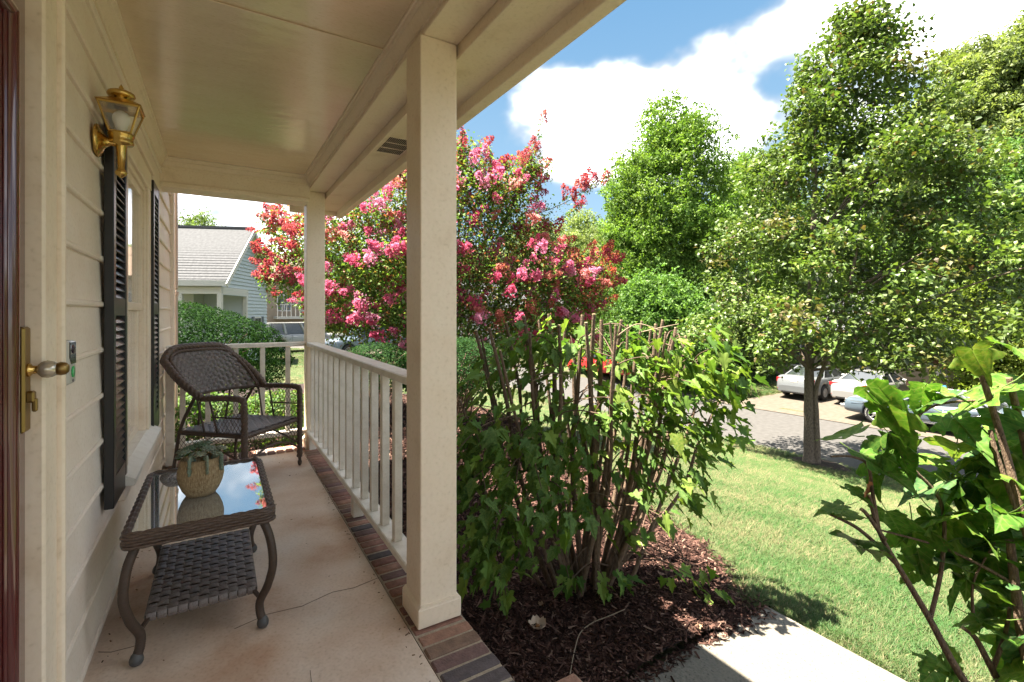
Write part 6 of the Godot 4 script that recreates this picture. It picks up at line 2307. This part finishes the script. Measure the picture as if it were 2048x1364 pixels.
func make_leafy_shrub():
	var base := Vector3(1.98, -0.34, 0.12)
	var o := thing("lobed_leaf_shrub", base, 0.0, "near shrub with large toothed lobed leaves and cut stems leaning over the walk", "shrub")
	var r := RandomNumberGenerator.new()
	r.seed = 44
	# stems: points (picture, distance), thickness at both ends, cut end
	var stems := [
		[[[2030, 1480, 1.22], [1930, 1364, 1.25], [1855, 1230, 1.3], [1795, 1130, 1.33], [1758, 1062, 1.35], [1738, 990, 1.36]], 0.0105, 0.0048, true],
		[[[1795, 1130, 1.33], [1720, 1060, 1.36], [1657, 1027, 1.38]], 0.006, 0.004, true],
		[[[1758, 1062, 1.35], [1745, 985, 1.36], [1735, 930, 1.36], [1702, 913, 1.36], [1662, 913, 1.36]], 0.0055, 0.0025, false],
		[[[1770, 1080, 1.34], [1735, 1030, 1.35], [1722, 1018, 1.355]], 0.006, 0.005, true],
		[[[2130, 1330, 1.2], [2060, 1090, 1.25], [2010, 900, 1.3], [1955, 722, 1.34]], 0.011, 0.0075, true],
		[[[2130, 1200, 1.25], [2048, 880, 1.32], [2018, 755, 1.35]], 0.011, 0.0075, true],
		[[[2060, 1090, 1.25], [2000, 930, 1.3], [1980, 860, 1.32]], 0.007, 0.0055, false],
		[[[2090, 1450, 1.22], [2050, 1300, 1.25], [2030, 1170, 1.27], [2020, 1080, 1.28]], 0.014, 0.009, false],
		[[[2060, 1480, 1.25], [1985, 1340, 1.28], [1950, 1275, 1.3], [1925, 1255, 1.31]], 0.010, 0.005, true],
		[[[1985, 1340, 1.28], [2010, 1270, 1.28], [2020, 1215, 1.28]], 0.006, 0.004, false],
		[[[1860, 1240, 1.3], [1885, 1120, 1.33], [1880, 1000, 1.36], [1800, 900, 1.38], [1860, 815, 1.38], [1990, 800, 1.36]], 0.006, 0.003, false],
		[[[2030, 1170, 1.27], [1960, 1130, 1.3], [1870, 1090, 1.34], [1760, 1060, 1.36]], 0.005, 0.0025, false],
		[[[1946, 1225, 1.3], [1948, 1160, 1.31], [1990, 1085, 1.31]], 0.004, 0.002, false]]
	for s in stems:
		var pts := []
		for q in s[0]:
			pts.append(pix(q[0], q[1], q[2]) - base)
		var path := curve(pts, 6)
		var st := stn()
		tube(st, path, taper(path.size(), s[1], s[2]), 9)
		var stem := part("stem", st, M.cane, o)
		if s[3]:
			st = stn()
			var tip := path[path.size() - 1]
			var dir := (tip - path[path.size() - 2]).normalized()
			tube(st, PackedVector3Array([tip - dir * 0.003, tip + dir * 0.0008]), [s[2] * 1.02], 9)
			part("cut_end", st, M.cut_wood, stem)
	var st := stn()
	var root := Vector3(0.0, -0.05, 0.0)
	for q in [[2030, 1480, 1.22], [2130, 1330, 1.2], [2130, 1200, 1.25], [2090, 1450, 1.22], [2060, 1480, 1.25]]:
		var e := pix(q[0], q[1], q[2]) - base
		tube(st, curve([root + Vector3(r.randfn(), 0, r.randfn()) * 0.06, e * 0.5, e], 5), [0.014], 8)
	part("stem", st, M.cane, o)
	# leaves: picture place, distance, length, heading, droop
	var spots := [[1682, 868, 1.35, 0.105], [1770, 935, 1.37, 0.125], [1752, 940, 1.38, 0.10], [1800, 845, 1.36, 0.125], [1775, 805, 1.37, 0.12], [1868, 806, 1.37, 0.105], [1925, 845, 1.35, 0.115], [1893, 782, 1.36, 0.085], [1955, 722, 1.33, 0.085], [1965, 800, 1.35, 0.12], [2010, 770, 1.36, 0.115], [2045, 800, 1.34, 0.12], [2030, 860, 1.34, 0.125], [1840, 790, 1.38, 0.08],
		[1912, 895, 1.4, 0.10], [1935, 920, 1.38, 0.10], [1968, 930, 1.36, 0.10], [1808, 905, 1.36, 0.11], [1990, 965, 1.33, 0.125], [2035, 950, 1.3, 0.13], [1895, 985, 1.37, 0.12], [1945, 1000, 1.36, 0.13], [2010, 1015, 1.28, 0.13], [1850, 975, 1.38, 0.115], [1860, 1030, 1.36, 0.125], [1690, 1025, 1.38, 0.085], [1662, 1018, 1.38, 0.07], [1718, 1078, 1.35, 0.095], [1742, 1100, 1.35, 0.075], [1790, 1050, 1.37, 0.10],
		[1830, 1085, 1.36, 0.11], [1905, 1065, 1.35, 0.12], [1960, 1060, 1.33, 0.125], [2025, 1075, 1.3, 0.13], [1880, 1115, 1.36, 0.10], [1935, 1125, 1.34, 0.11], [1995, 1130, 1.32, 0.12], [1830, 1140, 1.36, 0.075], [1900, 1170, 1.33, 0.085], [2040, 1165, 1.28, 0.12], [1965, 1185, 1.31, 0.095], [2000, 1255, 1.29, 0.10], [1955, 1240, 1.31, 0.095], [2040, 1290, 1.27, 0.11], [1872, 1335, 1.28, 0.085], [1910, 1340, 1.28, 0.085], [2020, 1345, 1.25, 0.10], [1715, 985, 1.37, 0.06], [1870, 925, 1.40, 0.09], [1990, 890, 1.36, 0.10], [2045, 700, 1.36, 0.11], [1985, 1045, 1.31, 0.12], [1920, 1095, 1.37, 0.11], [2048, 1020, 1.3, 0.13], [1760, 885, 1.40, 0.07], [1975, 1005, 1.34, 0.13], [2030, 1045, 1.36, 0.13], [2000, 1095, 1.36, 0.13], [2045, 1120, 1.34, 0.13], [1975, 1155, 1.36, 0.12], [2030, 1200, 1.33, 0.12], [2010, 900, 1.38, 0.12], [2045, 905, 1.34, 0.12], [2040, 1240, 1.32, 0.12], [1985, 1215, 1.34, 0.11], [2025, 1310, 1.3, 0.11]]
	var meshes := []
	for k in 14:
		meshes.append(lobed_leaf(300 + k, 0.45))
	var mats := [broad_leaf_mat(Color(0.050, 0.135, 0.020), Color(0.080, 0.19, 0.026), Color(0.12, 0.235, 0.036), 84, 0.62), broad_leaf_mat(Color(0.075, 0.165, 0.024), Color(0.11, 0.22, 0.032), Color(0.18, 0.28, 0.045), 85, 0.55, 5), broad_leaf_mat(Color(0.045, 0.12, 0.04), Color(0.07, 0.16, 0.055), Color(0.11, 0.20, 0.07), 86, 0.5), broad_leaf_mat(Color(0.09, 0.17, 0.02), Color(0.14, 0.23, 0.03), Color(0.24, 0.28, 0.05), 87, 0.5)]
	for i in spots.size():
		var q: Array = spots[i]
		var p := pix(q[0], q[1], q[2]) - base
		var yaw := r.randf() * TAU
		var b := Basis(Vector3.UP, yaw) * Basis(Vector3.RIGHT, r.randf_range(-0.15, 0.85)) * Basis(Vector3.BACK, r.randfn() * 0.35) * Basis.from_scale(Vector3.ONE * q[3] * 1.15)
		var m: Material = mats[3] if i in [14, 15, 8] else mats[[0, 0, 1, 1, 2][r.randi() % 5]]
		put("leaf", meshes[r.randi() % 14], m, o, Transform3D(b, p - b * Vector3(0, -0.05, 0.45)))
	var dry := plain(Color(0.28, 0.12, 0.045), 0.9)
	var b := Basis(Vector3(0, 0, 1), 0.3) * Basis(Vector3.RIGHT, 1.7) * Basis.from_scale(Vector3(0.035, 0.05, 0.06))
	tag(put("leaf", meshes[2], dry, o, Transform3D(b, pix(1737, 970, 1.35) - base)), "withered orange-brown leaf")


# ---------------------------------------------------------------- lawn and mulch

func make_grass():
	var tufts := []
	for v in 4:
		var r := RandomNumberGenerator.new()
		r.seed = 500 + v
		var st := stn()
		st.set_smooth_group(-1)
		for k in 11:
			var a := r.randf() * TAU
			var p := Vector3(r.randfn(), 0, r.randfn()) * 0.016
			var h := r.randf_range(0.025, 0.058)
			var lean := Vector3(cos(a), 0, sin(a)) * h * r.randf_range(0.45, 1.5)
			var side := Vector3(-sin(a), 0, cos(a)) * r.randf_range(0.0014, 0.0024)
			var mid := p + lean * 0.4 + Vector3(0, h * 0.65, 0)
			tri(st, p - side, p + side, mid + side * 0.8)
			tri(st, p - side, mid + side * 0.8, mid - side * 0.8)
			tri(st, mid - side * 0.8, mid + side * 0.8, p + lean + Vector3(0, h * 0.95, 0))
		tufts.append(baked(st))
	var r := RandomNumberGenerator.new()
	r.seed = 600
	var nz := FastNoiseLite.new()
	nz.seed = 8
	nz.frequency = 0.55
	nz.fractal_octaves = 4
	var where := [[] as Array[Transform3D], [] as Array[Transform3D], [] as Array[Transform3D], [] as Array[Transform3D]]
	var tint := [PackedColorArray(), PackedColorArray(), PackedColorArray(), PackedColorArray()]
	var made := 0
	var tries := 0
	while made < 135000 and tries < 600000:
		tries += 1
		var az := r.randf_range(-0.1, 1.52)
		var t := 1.9 * exp(r.randf() * log(42.0 / 1.9))
		var x := sin(az) * t
		var z := -cos(az) * t
		if z > -1.5:
			if x < 2.485 + 0.015 * r.randfn():
				continue
		elif z > -12.5:
			if x < bed_edge(z) + 0.03 * r.randfn():
				continue
		elif x < -2.0 and z > -30:
			continue
		var d := road_d(x, z)
		if absf(d) < 3.5 or (d < 0.0 and (x > 20.2 and z > -13.9 or x > 36.0)):
			continue
		if Vector2(x - 12.87, (z + 6.45) * 0.8).length() < 0.75:
			continue
		var k := r.randi() % 4
		var dry := clampf(0.32 + 0.55 * nz.get_noise_2d(x, z) + r.randfn() * 0.36, 0.0, 1.0)
		var c := Color(0.037, 0.095, 0.022).lerp(Color(0.185, 0.160, 0.088), dry) * r.randf_range(0.8, 1.25)
		c.a = 1.0
		var w := clampf(t / 3.6, 0.75, 5.0)
		var hh := clampf(0.75 + t * 0.06, 0.8, 1.7) * r.randf_range(0.8, 1.2)
		where[k].append(Transform3D(Basis(Vector3.UP, r.randf() * TAU) * Basis.from_scale(Vector3(w, hh, w)), Vector3(x, ground_y(x, z) - 0.004, z)))
		tint[k].append(c)
		made += 1
	var lawn := Node3D.new()
	lawn.name = "lawn_grass"
	add_child(lawn, true)
	tag(lawn, "short mown grass, part green and part straw, from the mulch bed down to the street", "grass", "", "stuff")
	for k in 4:
		scatter("grass", tufts[k], M.blade, where[k], tint[k], lawn)


func make_mulch():
	var chips := []
	for v in 3:
		var r := RandomNumberGenerator.new()
		r.seed = 700 + v
		var st := stn()
		st.set_smooth_group(-1)
		var l := 0.5
		var w := r.randf_range(0.07, 0.12)
		var h := 0.05
		var c := [Vector3(-w, 0, -l), Vector3(w * 0.6, h, -l * 0.9), Vector3(w, 0, l), Vector3(-w * 0.5, h * 1.3, l * 0.92), Vector3(0, h * 1.6, 0), Vector3(0, -h, 0)]
		for q in [[0, 1, 4], [1, 2, 4], [2, 3, 4], [3, 0, 4], [0, 1, 5], [1, 2, 5], [2, 3, 5], [3, 0, 5]]:
			tri_out(st, c[q[0]], c[q[1]], c[q[2]], Vector3())
		chips.append(baked(st))
	var r := RandomNumberGenerator.new()
	r.seed = 710
	var lists := [[] as Array[Transform3D], [] as Array[Transform3D], [] as Array[Transform3D]]
	var tint := [PackedColorArray(), PackedColorArray(), PackedColorArray()]
	var made := 0
	var tries := 0
	while made < 75000 and tries < 500000:
		tries += 1
		var az := r.randf_range(0.05, 1.15)
		var t := 1.5 * exp(r.randf() * log(11.0 / 1.5))
		var x := sin(az) * t
		var z := -cos(az) * t
		var spilt := z > -1.5 and x > 1.23 and x < 2.5 and z < -1.5 + absf(r.randfn()) * (0.02 + 0.035 * absf(sin(x * 5.0)))
		if not spilt and (z > -1.49 or z < -12.3 or x < bed_inner(z) or x > bed_edge(z) + 0.05 * r.randfn()):
			continue
		var k := r.randi() % 3
		var s := r.randf_range(0.018, 0.062) * clampf(t / 3.0, 0.85, 1.8)
		var b := Basis(Vector3.UP, r.randf() * TAU) * Basis(Vector3.RIGHT, r.randfn() * 0.30) * Basis.from_scale(Vector3(s * r.randf_range(0.7, 1.5), s, s))
		lists[k].append(Transform3D(b, Vector3(x, -0.312 if spilt else bed_y(x, z) + 0.004 + absf(r.randfn()) * 0.006, z)))
		var c := pick(r, [[0.020, 0.011, 0.009, 4], [0.048, 0.025, 0.020, 4], [0.095, 0.053, 0.042, 2], [0.17, 0.11, 0.085, 0.7]])
		c.a = 1.0
		tint[k].append(c)
		made += 1
	var mulch := Node3D.new()
	mulch.name = "mulch"
	add_child(mulch, true)
	tag(mulch, "shredded dark red-brown bark mulch over the planting bed beside the porch", "mulch", "", "stuff")
	for k in 3:
		scatter("bark_chips", chips[k], M.chip, lists[k], tint[k], mulch)


func make_small_things():
	# a spent pale blossom lying on the mulch
	var at := Vector3(1.304, 0, -1.91)
	at.y = bed_y(at.x, at.z) + 0.012
	var o := thing("fallen_blossom", at, 0.4, "withered cream blossom lying on the dark mulch by the step", "flower")
	var pet := plain(Color(0.46, 0.36, 0.27), 0.8)
	pet.backlight_enabled = true
	pet.backlight = Color(0.5, 0.4, 0.3)
	for k in 5:
		var st := stn()
		st.set_smooth_group(0)
		var q := Basis(Vector3.UP, TAU * k / 5.0 + 0.2 * sin(k * 3.0))
		var rows := []
		for i in 5:
			var f := i / 4.0
			var row := []
			for j in 5:
				var g := (j - 2) / 2.0
				row.append(q * Vector3(g * 0.026 * sin(PI * (0.15 + 0.75 * f)), 0.014 * f + 0.012 * f * f + 0.008 * g * g + 0.003 * sin(k + 6.0 * f), 0.006 + 0.038 * f))
			rows.append(row)
		for i in 4:
			for j in 4:
				quad(st, rows[i][j], rows[i + 1][j], rows[i + 1][j + 1], rows[i][j + 1])
		part("petal", st, pet, o)
	var st := stn()
	blob(st, Transform3D(Basis.from_scale(Vector3(0.011, 0.008, 0.011)), Vector3(0, 0.010, 0)), 10, 6)
	part("flower_heart", st, plain(Color(0.20, 0.10, 0.04), 0.9), o)
	# dry runner trailing across the mulch
	var pts := []
	for q in [[1140, 1345], [1148, 1300], [1160, 1265], [1185, 1248], [1215, 1240], [1250, 1230]]:
		var d := pix(q[0], q[1], 1.0) - EYE
		var p := EYE + d * (-1.52 / d.y)
		p.y = bed_y(p.x, p.z) + 0.02
		pts.append(p)
	st = stn()
	tube(st, curve(pts, 5), [0.0022], 5)
	tag(part("dry_runner", st, M.pale_twig), "thin pale dry runner curling over the mulch below the pruned shrub", "twig")
	# a few curled dry leaves
	var mesh := lobed_leaf(900, 0.3)
	for q in [[1000, 1228, "curled brown dead leaf on the mulch nearest the column's foot"], [1085, 1222, "small pale dead leaf between the column and the withered blossom"], [1400, 1262, "dead leaf on the mulch close to the walkway's corner"]]:
		var d := pix(q[0], q[1], 1.0) - EYE
		var p := EYE + d * (-1.55 / d.y)
		p.y = bed_y(p.x, p.z) + 0.016
		var dry := plain(Color(0.24, 0.15, 0.09), 0.9)
		tag(put("dead_leaf", mesh, dry, self, Transform3D(Basis(Vector3.UP, q[0]) * Basis.from_scale(Vector3(0.03, 0.06, 0.035)), p)), q[2], "leaf", "dead leaves on the mulch")
